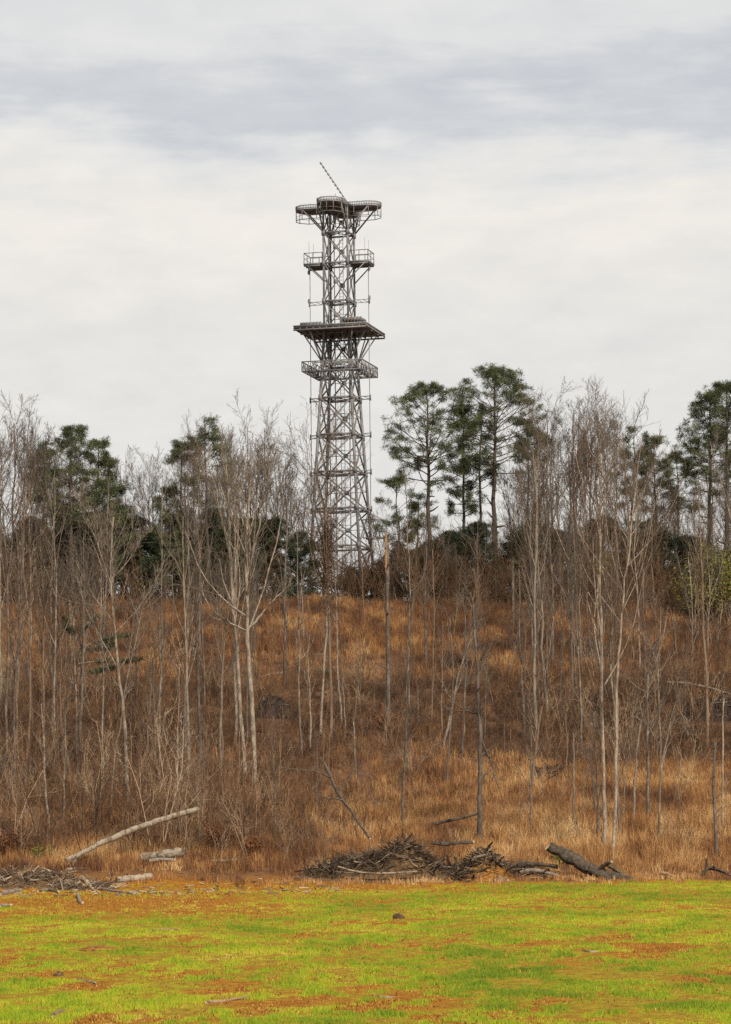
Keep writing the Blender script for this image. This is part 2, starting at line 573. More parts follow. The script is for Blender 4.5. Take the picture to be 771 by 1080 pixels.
def children_of(P, rad, k, tr, ang, lf, P2, wig, trop, rg, rmin, rf=.6, outw=None):
    N_ = len(P)
    L = np.linalg.norm(np.diff(P, axis=1), axis=2).sum(1)
    t = tr[0] + (tr[1] - tr[0]) * (np.arange(k)[None, :] + rg.random((N_, k))) / k
    pos, tan, rr = sample_poly(P, rad, t)
    pos = pos.reshape(-1, 3); tan = tan.reshape(-1, 3); rr = rr.reshape(-1)
    perp = nrm(np.cross(tan, nrm(rg.normal(0, 1, tan.shape))))
    a = np.abs(rg.normal(ang[0], ang[1], len(tan)))
    d = tan * np.cos(a)[:, None] + perp * np.sin(a)[:, None]
    ln = np.repeat(L, k) * lf * rg.uniform(.55, 1.25, len(tan)) * (1.15 - .65 * ((t - tr[0]) / (tr[1] - tr[0] + 1e-6))).reshape(-1)
    Q = poly_grow(pos, d, ln, P2, wig, trop, rg)
    r0 = np.maximum(rr * rf, rmin)
    rq = r0[:, None] * np.linspace(1, .35, P2)[None, :]
    return Q, np.maximum(rq, rmin * .55)


def limb_system(trunk_mb, crown_mb, P, rad, rg, t0=.45, n1=14, l1=.36, a1=(.65, .2), k2=6, k3=6, k4=3, rmin=.010, trop=.16, l2=.5, l3=.5, t1=.98):
    """limbs on the trunks P; thick ones go to trunk_mb, fine ones to crown_mb"""
    Q1, r1 = children_of(P, rad, n1, (t0, t1), a1, l1, 7, .10, trop, rg, rmin * 2.2, .55)
    tubes(trunk_mb, Q1, r1, 4)
    Q2, r2 = children_of(np.concatenate([Q1]), r1, k2, (.22, 1.), (.6, .2), l2, 5, .16, trop * .7, rg, rmin * 1.4)
    tubes(crown_mb, Q2, r2, 3)
    if k3:
        Q3, r3 = children_of(Q2, r2, k3, (.15, 1.), (.6, .25), l3, 3, .18, trop * .5, rg, rmin)
        tubes(crown_mb, Q3, r3, 3)
        if k4:
            Q4, r4 = children_of(Q3, r3, k4, (.1, 1.), (.6, .25), .6, 2, .2, .05, rg, rmin * .8)
            cones(crown_mb, Q4[:, 0], Q4[:, 1], rmin * .8)
    return Q1, r1, Q2, r2


def crsp(pts, n):
    """Catmull-Rom through pts, n samples"""
    p = np.asarray(pts, float)
    if len(p) == 2:
        t = np.linspace(0, 1, n)[:, None]
        return p[0] * (1 - t) + p[1] * t
    p = np.concatenate([[2 * p[0] - p[1]], p, [2 * p[-1] - p[-2]]])
    out = []
    m = len(p) - 3
    for u in np.linspace(0, m - 1e-6, n):
        i = int(u); t = u - i
        a, b, c, d = p[i:i + 4]
        out.append(.5 * (2 * b + (c - a) * t + (2 * a - 5 * b + 4 * c - d) * t * t + (3 * b - a - 3 * c + d) * t ** 3))
    return np.array(out)


TREES = []      # bookkeeping for labels: (object, px, Y, tone, form, tall)


def hand_tree(path, r, tone, label, crown=None, forks=(), twig='t_grey', seed=0, broken=False, depth=None, name='bare_tree', group='bare trees on the hillside', dead_stubs=0, extra=None):
    """tree whose trunk follows picture points (base first); r = base radius in px"""
    rg = np.random.default_rng(1000 + seed)
    b = ground_at_px(*path[0]) if depth is None else stand(path[0][0], depth)
    Y0 = b[1]
    k = Y0 / F

    def world(pp, start=None):
        q = [at(x, y, Y0) for x, y in pp]
        if start is not None: q[0] = start
        q = crsp(q, max(6, 3 * len(pp)))
        w = np.cumsum(rg.normal(0, .05, (len(q), 1)), 0)
        q[1:, 1] += w[1:, 0]
        q[1:, 0] += (np.cumsum(rg.normal(0, .035, len(q) - 1)) + rg.normal(0, .03, len(q) - 1)) * (.5 if broken else 1)
        return q
    root = empty(name, b)
    tm, cm = MB(), MB()
    P = world(path); P[0] = b - np.array([0, 0, .2])
    r = r * .7
    L = [(P, np.linspace(1, .3 if not broken else .75, len(P)) * r * k)]
    for fk in forks:
        fp = world(fk)
        i = np.argmin(np.linalg.norm(P - fp[0], axis=1))
        fp[0] = P[i]
        L.append((fp, np.linspace(.62, .16, len(fp)) * L[0][1][i]))
    for q, rad in L:
        rr = rad * (1 + rg.normal(0, .06, len(rad)))
        q2 = q - b
        tubes(tm, q2[None], rr[None], 7, cap=True)
    if broken:     # splintered top
        top = P[-1] - b; rt = L[0][1][-1]
        n = 7
        o = rg.normal(0, rt * .5, (n, 3)); o[:, 2] = -.1
        cones(tm, top + o, top + o * 1.2 + np.stack([rg.normal(0, .05, n), rg.normal(0, .05, n), rg.uniform(.3, 1.1, n) * 12 * k], -1), rt * .35)
    if crown is not None:
        c = dict(crown); on = c.pop('on', None)
        for j, (q, rad) in enumerate(L):
            if on is not None and j not in on: continue
            Pq = q - b
            limb_system(tm, cm, Pq[None], rad[None], rg, **c)
    if dead_stubs:
        Pq = (P - b)[None]
        Q, rq = children_of(Pq, L[0][1][None], dead_stubs, (.2, .95), (1.0, .3), .07, 3, .2, 0, rg, .012)
        tubes(tm, Q, rq, 4)
    if extra: extra(root, P - b, L[0][1], rg, tm, cm)
    tm.build('trunk', MT[tone], root, True)
    if cm.n: cm.build('crown', MT[twig], root)
    tag(root, label, 'bare tree' if not broken else 'snag', group)
    return root


FULL = dict(t0=.35, n1=13, l1=.34, a1=(.62, .2), k2=6, k3=6, k4=3, rmin=.011)
THIN = dict(t0=.35, n1=11, l1=.20, a1=(.7, .25), k2=4, k3=4, k4=2, rmin=.010)
SPARSE = dict(t0=.3, n1=8, l1=.22, a1=(.8, .3), k2=4, k3=3, k4=0, rmin=.011)
TOPC = dict(t0=.55, n1=14, l1=.34, a1=(.55, .2), k2=6, k3=6, k4=3, rmin=.011)


def vine_mass(root, P, rad, rg, tm, cm):
    mb = MB(); pts = []
    n = 3600
    t = rg.beta(2.2, 1.4, (1, n)) * .62 + .36
    pos, tan, rr = sample_poly(P[None], rad[None], t)
    pos = pos[0]
    r = np.abs(rg.normal(0, .55, n)) + .1; a = rg.uniform(0, 2 * PI, n)
    p = pos + np.stack([np.cos(a) * r, np.sin(a) * r, rg.normal(0, .2, n)], -1)
    cones(mb, p, p + rg.normal(0, .22, (n, 3)) + np.array([0, 0, -.08]), rg.uniform(.008, .02, n), a=rg.random(n) * .8)
    mb.build('vine', MT['brush'], root)


def split_patch(root, P, rad):
    """torn orange wood on the side facing the field, just under the broken top"""
    mb = MB(); top = P[-1]; k = rad[-1]
    for j in range(5):
        x = -k * 1.0 + j * k * .16
        p = top + np.array([x, -k * .75, -2.6 + .25 * (j % 3)]); q = top + np.array([x * 1.1, -k * .7, .2 + .35 * ((j * 2) % 3)])
        tubes(mb, crsp([p, (p + q) / 2 + np.array([0, -.06, 0]), q], 5)[None], np.array([[.03, .06, .07, .05, .02]]), 5)
    mb.build('split_wood', MT['split'], root)


def pine_boughs(root, P, rad, rg, tm, cm):
    mb = MB()
    for (x0, y0, x1, y1) in ((81, 676, 66, 652), (81, 676, 100, 650), (82, 684, 140, 668), (82, 690, 118, 681), (83, 700, 146, 696), (83, 712, 120, 704)):
        Y0 = 226.
        A = at(x0, y0, Y0) - np.array(root.location); B = at(x1, y1, Y0) - np.array(root.location)
        q = crsp([A, (A + B) / 2 + np.array([0, rg.normal(0, .5), .12]), B], 7)
        tubes(tm, q[None], np.linspace(.075, .025, 7)[None], 5)
        pos = A + (B - A) * rg.uniform(.35, 1.05, (26, 1)) + rg.normal(0, .16, (26, 3)) * np.array([1.3, 1.3, .5])
        needle_clumps(mb, pos, .38, 46, rg, flat=.55)
    mb.build('needles', MT['needle'], root)


def needle_clumps(mb, C, rad, per, rg, flat=.7, width=.045, tone=None):
    """sprays of long needles round each centre"""
    n = len(C)
    tone = np.clip(rg.normal(.45, .2, n), 0, 1) if tone is None else tone
    d = nrm(rg.normal(0, 1, (n, per, 3)) + np.array([0, 0, .35]))
    r0 = rg.uniform(.05, .65, (n, per, 1)) * rad
    ln = rg.uniform(.35, .7, (n, per, 1)) * rad
    sc = np.array([1, 1, flat])
    p0 = C[:, None, :] + d * r0 * sc
    p1 = p0 + nrm(d + rg.normal(0, .35, d.shape)) * ln
    p0 = p0.reshape(-1, 3); p1 = p1.reshape(-1, 3)
    T = nrm(p1 - p0)
    A = nrm(np.cross(T, nrm(rg.normal(0, 1, T.shape)))) * (width * rg.uniform(.6, 1.3, (len(T), 1)))
    v = np.stack([p0 - A * .5, p0 + A * .5, p1], 1).reshape(-1, 3)
    t = np.arange(len(T))[:, None] * 3 + np.array([[0, 1, 2]])
    tt = np.repeat(tone, per) + rg.normal(0, .12, n * per)
    mb.add(v, t=t, a=np.repeat(np.clip(tt, 0, 1), 3))


def pine(px, Y, ytop, ycrown, wpx, rpx, label, seed, lean=0.0, dens=1.0, name='pine_tree', needle='needle', group='pines above the forest', tone='pine', cat='pine tree', ragged=.45):
    rg = np.random.default_rng(4000 + seed)
    b = stand(px, Y); k = Y / F
    top = at(px + lean, ytop + 8, Y)
    h = top[2] - b[2]
    root = empty(name, b)
    hc = (at(px, ycrown, Y)[2] - b[2])
    tm, nm = MB(), MB()
    t = np.linspace(0, 1, 14)
    wob = np.cumsum(rg.normal(0, .09, (14, 2)), 0); wob -= wob[0]
    P = np.stack([(top[0] - b[0]) * t + wob[:, 0], wob[:, 1], h * t], -1)
    P[0, 2] = -.25
    rad = rpx * k * (1 - .82 * t)
    tubes(tm, P[None], rad[None], 8)
    # limbs
    W = wpx * k / 2 * 1.08
    nl = int(30 * dens)
    tt = np.sort(rg.uniform(hc / h, .985, nl))
    u = (tt - hc / h) / (1 - hc / h)
    prof = np.clip(np.sin(PI * (u * .78 + .2)) ** .8, .12, 1) * rg.uniform(1 - ragged, 1.08, nl)
    pos, tan, rr = sample_poly(P[None], rad[None], tt[None])
    pos = pos[0]; rr = rr[0]
    az = np.arange(nl) * 2.4 + rg.normal(0, .5, nl)
    el = .15 + .55 * u + rg.normal(0, .15, nl)
    d = np.stack([np.cos(az) * np.cos(el), np.sin(az) * np.cos(el), np.sin(el)], -1)
    ln = W * prof + .3
    Q1 = poly_grow(pos, d, ln, 6, .10, .05, rg)
    r1 = np.maximum(rr * .42, .03)[:, None] * np.linspace(1, .4, 6)[None]
    tubes(tm, Q1, r1, 5)
    Q2, r2 = children_of(Q1, r1, 4, (.4, 1.), (.75, .2), .42, 4, .12, .12, rg, .018)
    tubes(tm, Q2, r2, 3)
    C = np.concatenate([Q1[:, -1], Q1[:, -2] + rg.normal(0, .12, (nl, 3)), Q2[:, -1], Q2[:, -2] * .5 + Q2[:, -1] * .5 + rg.normal(0, .15, (len(Q2), 3)), P[-2:][:, :]])
    C = C[rg.random(len(C)) < .86]
    sun = np.clip(.42 + rg.normal(0, .2, len(C)), 0, 1)  # random green tone of each needle clump
    C = np.concatenate([C, (C + rg.normal(0, .42, C.shape) * np.array([1, 1, .4]))[::2]])
    sun = np.clip(np.concatenate([sun, sun[::2]]) + rg.normal(0, .1, len(C)), 0, 1)
    needle_clumps(nm, C, .62, 40, rg, .6, .05, sun)
    # a few dead stubs below the crown
    Q, rq = children_of(P[None], rad[None], 7, (max(.2, hc / h - .3), hc / h), (1.25, .2), .06, 3, .2, 0, rg, .02)
    tubes(tm, Q, rq, 4)
    KIDS[root.name] = [tm.build('trunk', MT[tone], root, True), nm.build('crown', MT[needle], root)]
    tag(root, label, cat, group)
    return root


# ------------------------------------------------------------------ the lattice tower
def build_tower():
    TY = 375.
    o = at(358.2, 350, TY)
    root = empty('lattice_tower', (o[0], TY, H(o[0], TY)))
    root.rotation_euler.z = -R(15)
    tag(root, 'tall grey steel lattice tower with stacked platforms rising above the forest', 'tower')
    z0 = float(H(o[0], TY))
    Z = lambda y: at(358.2, y, TY)[2] - z0
    st = MT['steel']
    PX = TY / F
    zt = Z(352)

    def hw(z):
        return 1.66 + max(0, (zt - z)) / (zt - Z(560)) * 1.46
    corners = [(-1, -1), (1, -1), (1, 1), (-1, 1)]

    def cp(k, z):
        h = hw(z); return np.array([corners[k][0] * h, corners[k][1] * h, z])
    ztop = Z(217)
    for k in range(4):
        mb = MB()
        bar(mb, cp(k, -.4), cp(k, zt), .31); bar(mb, cp(k, zt), cp(k, ztop), .23)
        for y in (247, 279, 319, 385, 421, 460, 499, 538, 578, 616):
            p = cp(k, Z(y)); bar(mb, p - [0, 0, .4], p + [0, 0, .4], .44)
        mb.build('leg', st, root)
    lv = [217, 247, 279, 319, 350, 385, 421, 460, 499, 538, 578, 616, 648]
    for k in range(4):
        k2 = (k + 1) % 4
        mb = MB()
        for a, b in zip(lv[:-1], lv[1:]):
            za, zb = Z(a), Z(b)
            w = .13 if a < 350 else .17
            nudge = np.array([0, 0, .0])
            bar(mb, cp(k, za), cp(k2, zb), w); bar(mb, cp(k2, za) * .997 + nudge, cp(k, zb) * .997, w)
            ha, hb = hw(za), hw(zb)
            f = ha / (ha + hb)
            c = (cp(k, za) * (1 - f) + cp(k2, zb) * f)
            mid = (cp(k, c[2]) + cp(k2, c[2])) / 2
            tdir = nrm(cp(k2, za) - cp(k, za))
            bar(mb, mid - tdir * .32, mid + tdir * .32, .1, .6)
            if a >= 319:   # secondary members to the X centre
                bar(mb, cp(k, c[2]), mid, .07); bar(mb, mid, cp(k2, c[2]), .07)
                for (kk, zz) in ((k, (za + c[2]) / 2), (k2, (za + c[2]) / 2)):
                    pass
        mb.build('face_bracing', st, root)
    for y in lv[:-1]:
        z = Z(y); mb = MB()
        for k in range(4):
            bar(mb, cp(k, z), cp((k + 1) % 4, z), .16, .24)
        bar(mb, cp(0, z + .05), cp(2, z + .05), .1); bar(mb, cp(1, z + .17), cp(3, z + .17), .1)
        mb.build('girt_frame', st, root)
    face = [((0, -1), (1, 0)), ((1, 0), (0, 1)), ((0, 1), (-1, 0)), ((-1, 0), (0, -1))]

    def fp(k, out, side, z):
        n, t = face[k]
        return np.array([n[0] * out + t[0] * side, n[1] * out + t[1] * side, z])
    # horn platforms at the top
    zd = Z(221)
    for k in range(4):
        rim = []
        for s in np.linspace(-1, 1, 13):
            a = s * PI / 2
            rim.append((4.15 + 1.75 * math.cos(a), 1.75 * math.sin(a)))
        rim = [(1.75, -1.75)] + rim + [(1.75, 1.75)]
        mb = MB()
        poly = [tuple(fp(k, a, b, 0)[:2]) for a, b in rim]
        if k: pass
        prism(mb, poly, zd - .06, zd + .06)
        for q in range(5):                                  # deck joists
            s = -1.4 + q * .7
            bar(mb, fp(k, 1.8, s, zd - .17), fp(k, 4.9, s, zd - .17), .08, .1)
        d = mb.build('horn_platform', st, root)
        mb = MB()
        for i in range(len(rim) - 1):                       # toothed rim of grating
            p, q = rim[i], rim[i + 1]
            for zz in (.16, .52):
                bar(mb, fp(k, *p, zd + zz), fp(k, *q, zd + zz), .08, .09)
            n = max(2, int(np.hypot(p[0] - q[0], p[1] - q[1]) / .24))
            for j in range(n):
                f = j / n
                pt = (p[0] * (1 - f) + q[0] * f, p[1] * (1 - f) + q[1] * f)
                bar(mb, fp(k, *pt, zd + .08), fp(k, *pt, zd + .52 + .14 * rng.random()), .075)
        mb.build('rim_grating', st, d)
        mb = MB()                                           # hanging rail below
        hang = [rim[2], rim[5], rim[7], rim[9], rim[12]]
        zl = zd - 1.35
        for p in hang: bar(mb, fp(k, *p, zd - .1), fp(k, *p, zl), .08)
        for p in [(2.6, -1.7), (2.6, 1.7)]: bar(mb, fp(k, *p, zd - .1), fp(k, *p, zl), .07)
        ch = [(1.75, -1.7)] + hang + [(1.75, 1.7)]
        for p, q in zip(ch[:-1], ch[1:]):
            bar(mb, fp(k, *p, zl), fp(k, *q, zl), .08); bar(mb, fp(k, *p, zl + .55), fp(k, *q, zl + .55), .04)
        mb.build('hanging_rail', st, d)
        mb = MB()
        for s in (-1.62, 1.62):
            mb = MB()
            bar(mb, fp(k, 4.5, s, zd - .15), fp(k, 1.72, s * 1.03, Z(246)), .17)
            mb.build('platform_brace', st, d)
    mb = MB()                                               # clutter on the top deck
    prism(mb, [(-1.7, -1.7), (1.7, -1.7), (1.7, 1.7), (-1.7, 1.7)], zd - .1, zd + .07)
    for (x, y, h) in ((-1.1, -.9, 1.1), (-.2, -1.2, .9), (.8, -.4, 1.3), (1.2, .9, .9), (-.7, 1., 1.2)):
        bar(mb, (x, y, zd + .05), (x, y, zd + h), .12); bar(mb, (x - .5, y, zd + h * .8), (x + .5, y + .2, zd + h * .8), .1)
    mb.build('top_deck', st, root)
    # leaning antenna mast
    inv = lambda x, y, dy=0.: None
    ca, sa = math.cos(R(15)), math.sin(R(15))

    def loc(x, y, dy=0.):
        p = at(x, y, TY + dy); dx, dyy = p[0] - o[0], dy
        return np.array([dx * ca - dyy * sa, dx * sa + dyy * ca, p[2] - z0])
    mb = MB()
    A, B = loc(370.5, 220, -.6), loc(337.5, 171, -.6)
    q = crsp([A, A * .45 + B * .55 + np.array([.12, 0, -.1]), B], 12)
    tubes(mb, q[None], np.full((1, 12), .06), 6, cap=True)
    for f in np.linspace(.12, .97, 12):
        p = A * (1 - f) + B * f
        bar(mb, p - nrm(B - A) * .16, p + nrm(B - A) * .16, .22 if f > .3 else .16)
    mb.build('antenna_mast', st, root)
    mb = MB(); tubes(mb, crsp([loc(357, 216, -1), loc(353.5, 204, -1)], 4)[None], np.full((1, 4), .04), 5)
    bar(mb, loc(355, 210, -1), loc(359, 209, -1), .06)
    mb.build('whip_antenna', st, root)
    # second level: two side balconies with railings
    zb = Z(279)
    for k in (1, 3):
        mb = MB()
        poly = [tuple(fp(k, a, b, 0)[:2]) for a, b in ((1.85, -1.6), (4.5, -1.6), (4.5, 1.6), (1.85, 1.6))]
        prism(mb, poly, zb - .12, zb + .1)
        for s in (-1.5, -.5, .5, 1.5): bar(mb, fp(k, 1.7, s, zb - .24), fp(k, 4.45, s, zb - .24), .1, .2)
        bal = mb.build('side_balcony', st, root)
        mb = MB()
        zr = zb + 1.5
        pts = [(1.9, -1.55), (3.2, -1.55), (4.42, -1.55), (4.42, 0), (4.42, 1.55), (3.2, 1.55), (1.9, 1.55)]
        for p in pts: bar(mb, fp(k, *p, zb), fp(k, *p, zr), .085)
        for p, q in zip(pts[:-1], pts[1:]):
            bar(mb, fp(k, *p, zr), fp(k, *q, zr), .09); bar(mb, fp(k, *p, zb + .75), fp(k, *q, zb + .75), .05)
        mb.build('railing', st, bal)
        mb = MB()
        for s in (-1.5, 1.5):
            mb = MB()
            bar(mb, fp(k, 4.0, s, zb - .2), fp(k, 1.68, s * 1.08, Z(298)), .13)
            mb.build('platform_brace', st, bal)
        for s in (-1.2, .9):
            mb = MB(); bar(mb, fp(k, 3.9, s, zr - .3), fp(k, 3.9, s, Z(254)), .03)
            mb.build('whip_antenna', st, bal)
    # main square deck
    zm = Z(350)
    h = 4.95
    mb = MB()
    prism(mb, [(-h, -h), (h, -h), (h, h), (-h, h)], zm - .05, zm + .18)
    for s in np.linspace(-h, h, 12):
        bar(mb, (s, -h, zm - .14), (s, h, zm - .14), .12, .16)
    for s in (-h, -hw(zm), hw(zm), h):
        bar(mb, (-h, s, zm - .33), (h, s, zm - .33), .18, .2)
    dk = mb.build('main_deck', st, root)
    mb = MB()
    for s0, s1 in (((-h, -h), (h, -h)), ((h, -h), (h, h)), ((h, h), (-h, h)), ((-h, h), (-h, -h))):
        bar(mb, (*s0, zm + .20), (*s1, zm + .20), .12, .18)
    mb.build('deck_edge', st, dk)
    for (x0, x1, y0, y1) in ((-4.7, -1.9, -2.6, 1.2), (1.6, 4.2, -4.6, -1.9)):
        mb = MB()
        prism(mb, [(x0, y0), (x1, y0), (x1, y1), (x0, y1)], zm + .62, zm + 1.05)
        for x in (x0 + .2, x1 - .2):
            for y in (y0 + .2, y1 - .2): bar(mb, (x, y, zm + .1), (x, y, zm + .7), .2)
        for q in range(7):
            x = x0 + (x1 - x0) * q / 6
            bar(mb, (x, y0 - .05, zm + .3), (x, y0 - .05, zm + 1.1), .08)
        mb.build('antenna_pedestal', st, dk)
    zg = Z(384)
    for k in range(4):
        for s in (-2.9, -1.2, 1.2, 2.9):
            s2 = math.copysign(hw(zg), s)
            mb = MB(); bar(mb, fp(k, 4.3 if abs(s) > 2 else 3.4, s, zm - .4), fp(k, hw(zg), s2, zg), .15 if abs(s) > 2 else .11)
            mb.build('deck_brace', st, dk)
    # truss gallery
    mb = MB(); mr = MB()
    h4, h5 = 4.1, 3.0
    za, zb2 = Z(395), Z(385)
    for k in range(4):
        for hh in (h4, h5):
            bar(mb, fp(k, hh, -hh, za), fp(k, hh, hh, za), .1, .11)
        n = 9
        for i in range(n + 1):
            s = -h4 + 2 * h4 * i / n
            bar(mb, fp(k, h5, s * h5 / h4, za), fp(k, h4, s, za), .09)
            bar(mr, fp(k, h4, s, za), fp(k, h4, s, zb2), .09)
            if i < n:
                s2 = -h4 + 2 * h4 * (i + 1) / n
                bar(mr, fp(k, h4, s, za if i % 2 else zb2), fp(k, h4, s2, zb2 if i % 2 else za), .08)
                s3 = s * h5 / h4; s4 = s2 * h5 / h4
                bar(mr, fp(k, h5, s3, za if i % 2 else zb2), fp(k, h5, s4, zb2 if i % 2 else za), .06)
        bar(mr, fp(k, h4, -h4, zb2), fp(k, h4, h4, zb2), .13)
        bar(mr, fp(k, h5, -h5, zb2), fp(k, h5, h5, zb2), .10)
        bar(mb, fp(k, hw(za), -hw(za), za + .1), fp(k, h4, -hw(za), za + .1), .15); bar(mb, fp(k, hw(za), hw(za), za + .22), fp(k, h4, hw(za), za + .22), .15)
        poly = [tuple(fp(k, a, b, 0)[:2]) for a, b in ((h5 + .05, -h5), (h4 - .05, -h4 + .1), (h4 - .05, h4 - .1), (h5 + .05, h5))]
    g = mb.build('gallery', st, root); mr.build('truss_railing', st, g)
    # outrigger arms and the guide poles they carry
    xo = 4.06
    for y in (319, 421, 460, 499, 538):
        z = Z(y); mb = MB()
        w = .11 if y > 330 else .07
        bar(mb, (-xo - .1, -.15, z + .2), (xo + .1, -.15, z + .2), w); bar(mb, (-xo - .1, .15, z - .16), (xo + .1, .15, z - .16), w)
        for x in (-xo - .1, xo + .1): bar(mb, (x, 0, z - .38), (x, 0, z + .42), .16)
        for i in range(10):
            x = -xo + 2 * xo * i / 10
            bar(mb, (x, -.15, z + .2), (x + xo / 5, .15, z - .16), .05)
        mb.build('outrigger_arm', st, root)
    for sx in (-1, 1):
        mb = MB(); bar(mb, (sx * xo, 0, 0), (sx * xo, 0, Z(281)), .075)
        g = mb.build('guide_pole', st, root)
        for y in (285.5, 316):
            mb = MB(); tubes(mb, crsp([(sx * (xo + .14), -.1, Z(y + 2.4)), (sx * (xo + .14), -.1, Z(y - 2.4))], 4)[None], np.array([[.1, .17, .17, .1]]), 8, cap=True)
            mb.build('insulator', st, g)
    # ladder and waveguide runs up the middle
    mb = MB()
    for x in (.15, .65): bar(mb, (x, -.3, 0), (x, -.3, ztop), .06)
    for z in np.arange(.3, ztop, .45): bar(mb, (.15, -.3, z), (.65, -.3, z), .04)
    mb.build('ladder', st, root)
    for (x, y) in ((-.75, .35), (1.15, .5), (-1.2, -.9)):
        mb = MB(); tubes(mb, crsp([(x, y, 0), (x, y, ztop)], 3)[None], np.full((1, 3), .07), 6)
        mb.build('waveguide', st, root)
    # small truss stub low on one side
    mb = MB()
    x0, x1 = 3.15, 5.6
    for z in (Z(550), Z(569)):
        for y in (-.9, .9): bar(mb, (x0, y, z), (x1, y, z), .14)
        bar(mb, (x1, -.9, z), (x1, .9, z), .14)
    for y in (-.9, .9):
        for i in range(3):
            xa = x0 + (x1 - x0) * i / 3; xb = x0 + (x1 - x0) * (i + 1) / 3
            bar(mb, (xa, y, Z(550)), (xb, y, Z(569)), .09); bar(mb, (xa, y + .02, Z(569)), (xb, y + .02, Z(550)), .09)
        bar(mb, (x0, y, Z(541)), (x1, y, Z(549)), .09)
    mb.build('side_frame', st, root)


build_tower()

# ------------------------------------------------------------------ the trees one can tell apart in the photograph
T = hand_tree
T([(136, 856), (133, 800), (130, 755), (124, 705), (120, 650), (118, 600), (120, 545)], 3.4, 'pale', 'tall white barked tree curving up over the raised end of the leaning log', FULL,
  [[(119, 625), (108, 590), (95, 555), (84, 530)], [(119, 610), (135, 590), (152, 560)], [(128, 742), (136, 730), (142, 722)]], 't_pale', 1)
T([(52, 872), (50, 830), (48, 790), (47, 742)], 2.2, 'pale', 'thin white stem standing alone low in the brush, broken off at head of the thicket', SPARSE, seed=2, twig='t_pale')
T([(83, 822), (82, 780), (83, 730), (82, 690), (80, 676)], 2.4, 'grey', 'grey pine sapling with drooping green boughs beside the white barked tree', SPARSE, seed=3, extra=pine_boughs, depth=226)
T([(116, 860), (120, 800), (126, 765), (128, 745)], 1.6, 'tan', 'thin tan stem leaning against the foot of the white barked tree', None, seed=4, dead_stubs=6)
T([(108, 830), (110, 740), (109, 680), (108, 610)], 1.5, 'grey', 'straight thin grey stem just left of the white barked tree', THIN, seed=5)
T([(212, 800), (209, 720), (207, 650), (207, 600), (207, 556)], 2.5, 'grey', 'grey snag with a pale broken tip and two upswept dead limbs', None,
  [[(207, 612), (200, 588), (197, 560)], [(208, 605), (216, 585), (221, 575)]], seed=6, broken=True, dead_stubs=9)
T([(259, 820), (254, 740), (249, 660), (246, 600), (244, 540), (240, 490)], 3.4, 'pale', 'tall pale forked tree, the slimmer of the paired trunks left of the tower', FULL,
  [[(246, 600), (236, 560), (226, 510), (218, 480)]], 't_pale', 7)
T([(268, 832), (266, 740), (263, 680), (264, 640), (262, 590), (265, 540), (272, 480)], 4.2, 'pale', 'tall pale tree with a crooked low limb, the stouter of the paired trunks', FULL,
  [[(263, 668), (252, 662), (238, 654), (222, 640), (214, 625)], [(264, 660), (278, 645), (292, 628), (306, 615)], [(263, 600), (272, 560), (283, 510), (290, 470)], [(262, 580), (255, 540), (252, 490)]], 't_pale', 8)
T([(318, 800), (316, 740), (317, 680), (316, 620), (315, 560)], 1.9, 'grey', 'slim grey tree between the paired pale trunks and the tower', THIN, seed=9)
T([(300, 722), (299, 690), (298, 655), (297, 620), (294, 590)], 2.6, 'dark', 'dark charred looking trunk above the black root ball on the slope', SPARSE, seed=10, twig='t_brown')
T([(338, 775), (341, 700), (344, 640), (345, 580), (342, 520), (340, 470)], 2.0, 'pale', 'pale stem leaning right below the tower, leftmost of the three close stems', TOPC, seed=11, twig='t_brown')
T([(349, 782), (349, 700), (348, 640), (347, 590), (346, 540)], 2.7, 'tan', 'vine wrapped tan trunk in front of the tower legs', TOPC, seed=12, twig='t_brown', extra=vine_mass)
T([(361, 766), (357, 700), (355, 640), (354, 590), (356, 545)], 1.7, 'pale', 'thin pale bent stem in front of the tower, rightmost of the three close stems', THIN, seed=13, twig='t_brown')
T([(376, 820), (374, 790), (373, 762)], 1.5, 'grey', 'short grey stub left of the brush pile with no branches', None, seed=14, dead_stubs=5, broken=True)
T([(410, 772), (409, 700), (408, 640), (408, 590), (408, 572)], 3.2, 'dark', 'stout dark grey snag right of the tower with an orange splintered top', None, seed=15, broken=True, dead_stubs=7,
  extra=lambda root, P, rad, rg, tm, cm: split_patch(root, P, rad))
T([(431, 745), (430, 690), (430, 640), (429, 580), (427, 500)], 1.5, 'pale', 'very thin pale tree between the splintered snag and the tall round topped pine', THIN, seed=16)
T([(505, 892), (505, 840), (505, 780), (504, 730), (502, 690), (500, 650), (497, 625)], 3.9, 'dark', 'dark burled trunk rising from the tan grass behind the brush pile', SPARSE,
  [[(504, 770), (512, 790), (520, 815), (528, 845)], [(503, 700), (512, 690), (520, 672)]], 't_brown', 17, dead_stubs=10)
T([(553, 782), (552, 720), (550, 660), (550, 600)], 2.2, 'dark', 'straight dark slim trunk right of the burled trunk', THIN, seed=18, twig='t_brown')
T([(558, 862), (562, 800), (565, 770), (570, 730), (577, 690), (582, 650)], 2.4, 'tan', 'tan forked sapling leaning right over the tan grass', SPARSE,
  [[(563, 782), (558, 755), (556, 730)]], seed=19)
T([(488, 800), (490, 740), (491, 680), (490, 620)], 1.6, 'grey', 'thin grey stem close behind the burled trunk', THIN, seed=20)
T([(638, 900), (637, 850), (634, 770), (632, 700), (631, 620), (630, 540), (628, 480)], 3.4, 'pale', 'tall pale trunk with dark foot, leftmost stem of the clump above the big fallen log', FULL,
  [[(636, 790), (630, 765), (626, 735)]], 't_brown', 21)
T([(647, 905), (650, 820), (651, 750), (653, 690), (656, 640), (662, 580), (668, 520)], 2.6, 'pale', 'pale slim trunk fanning right, middle stem of the clump above the big fallen log', TOPC, seed=22, twig='t_brown')
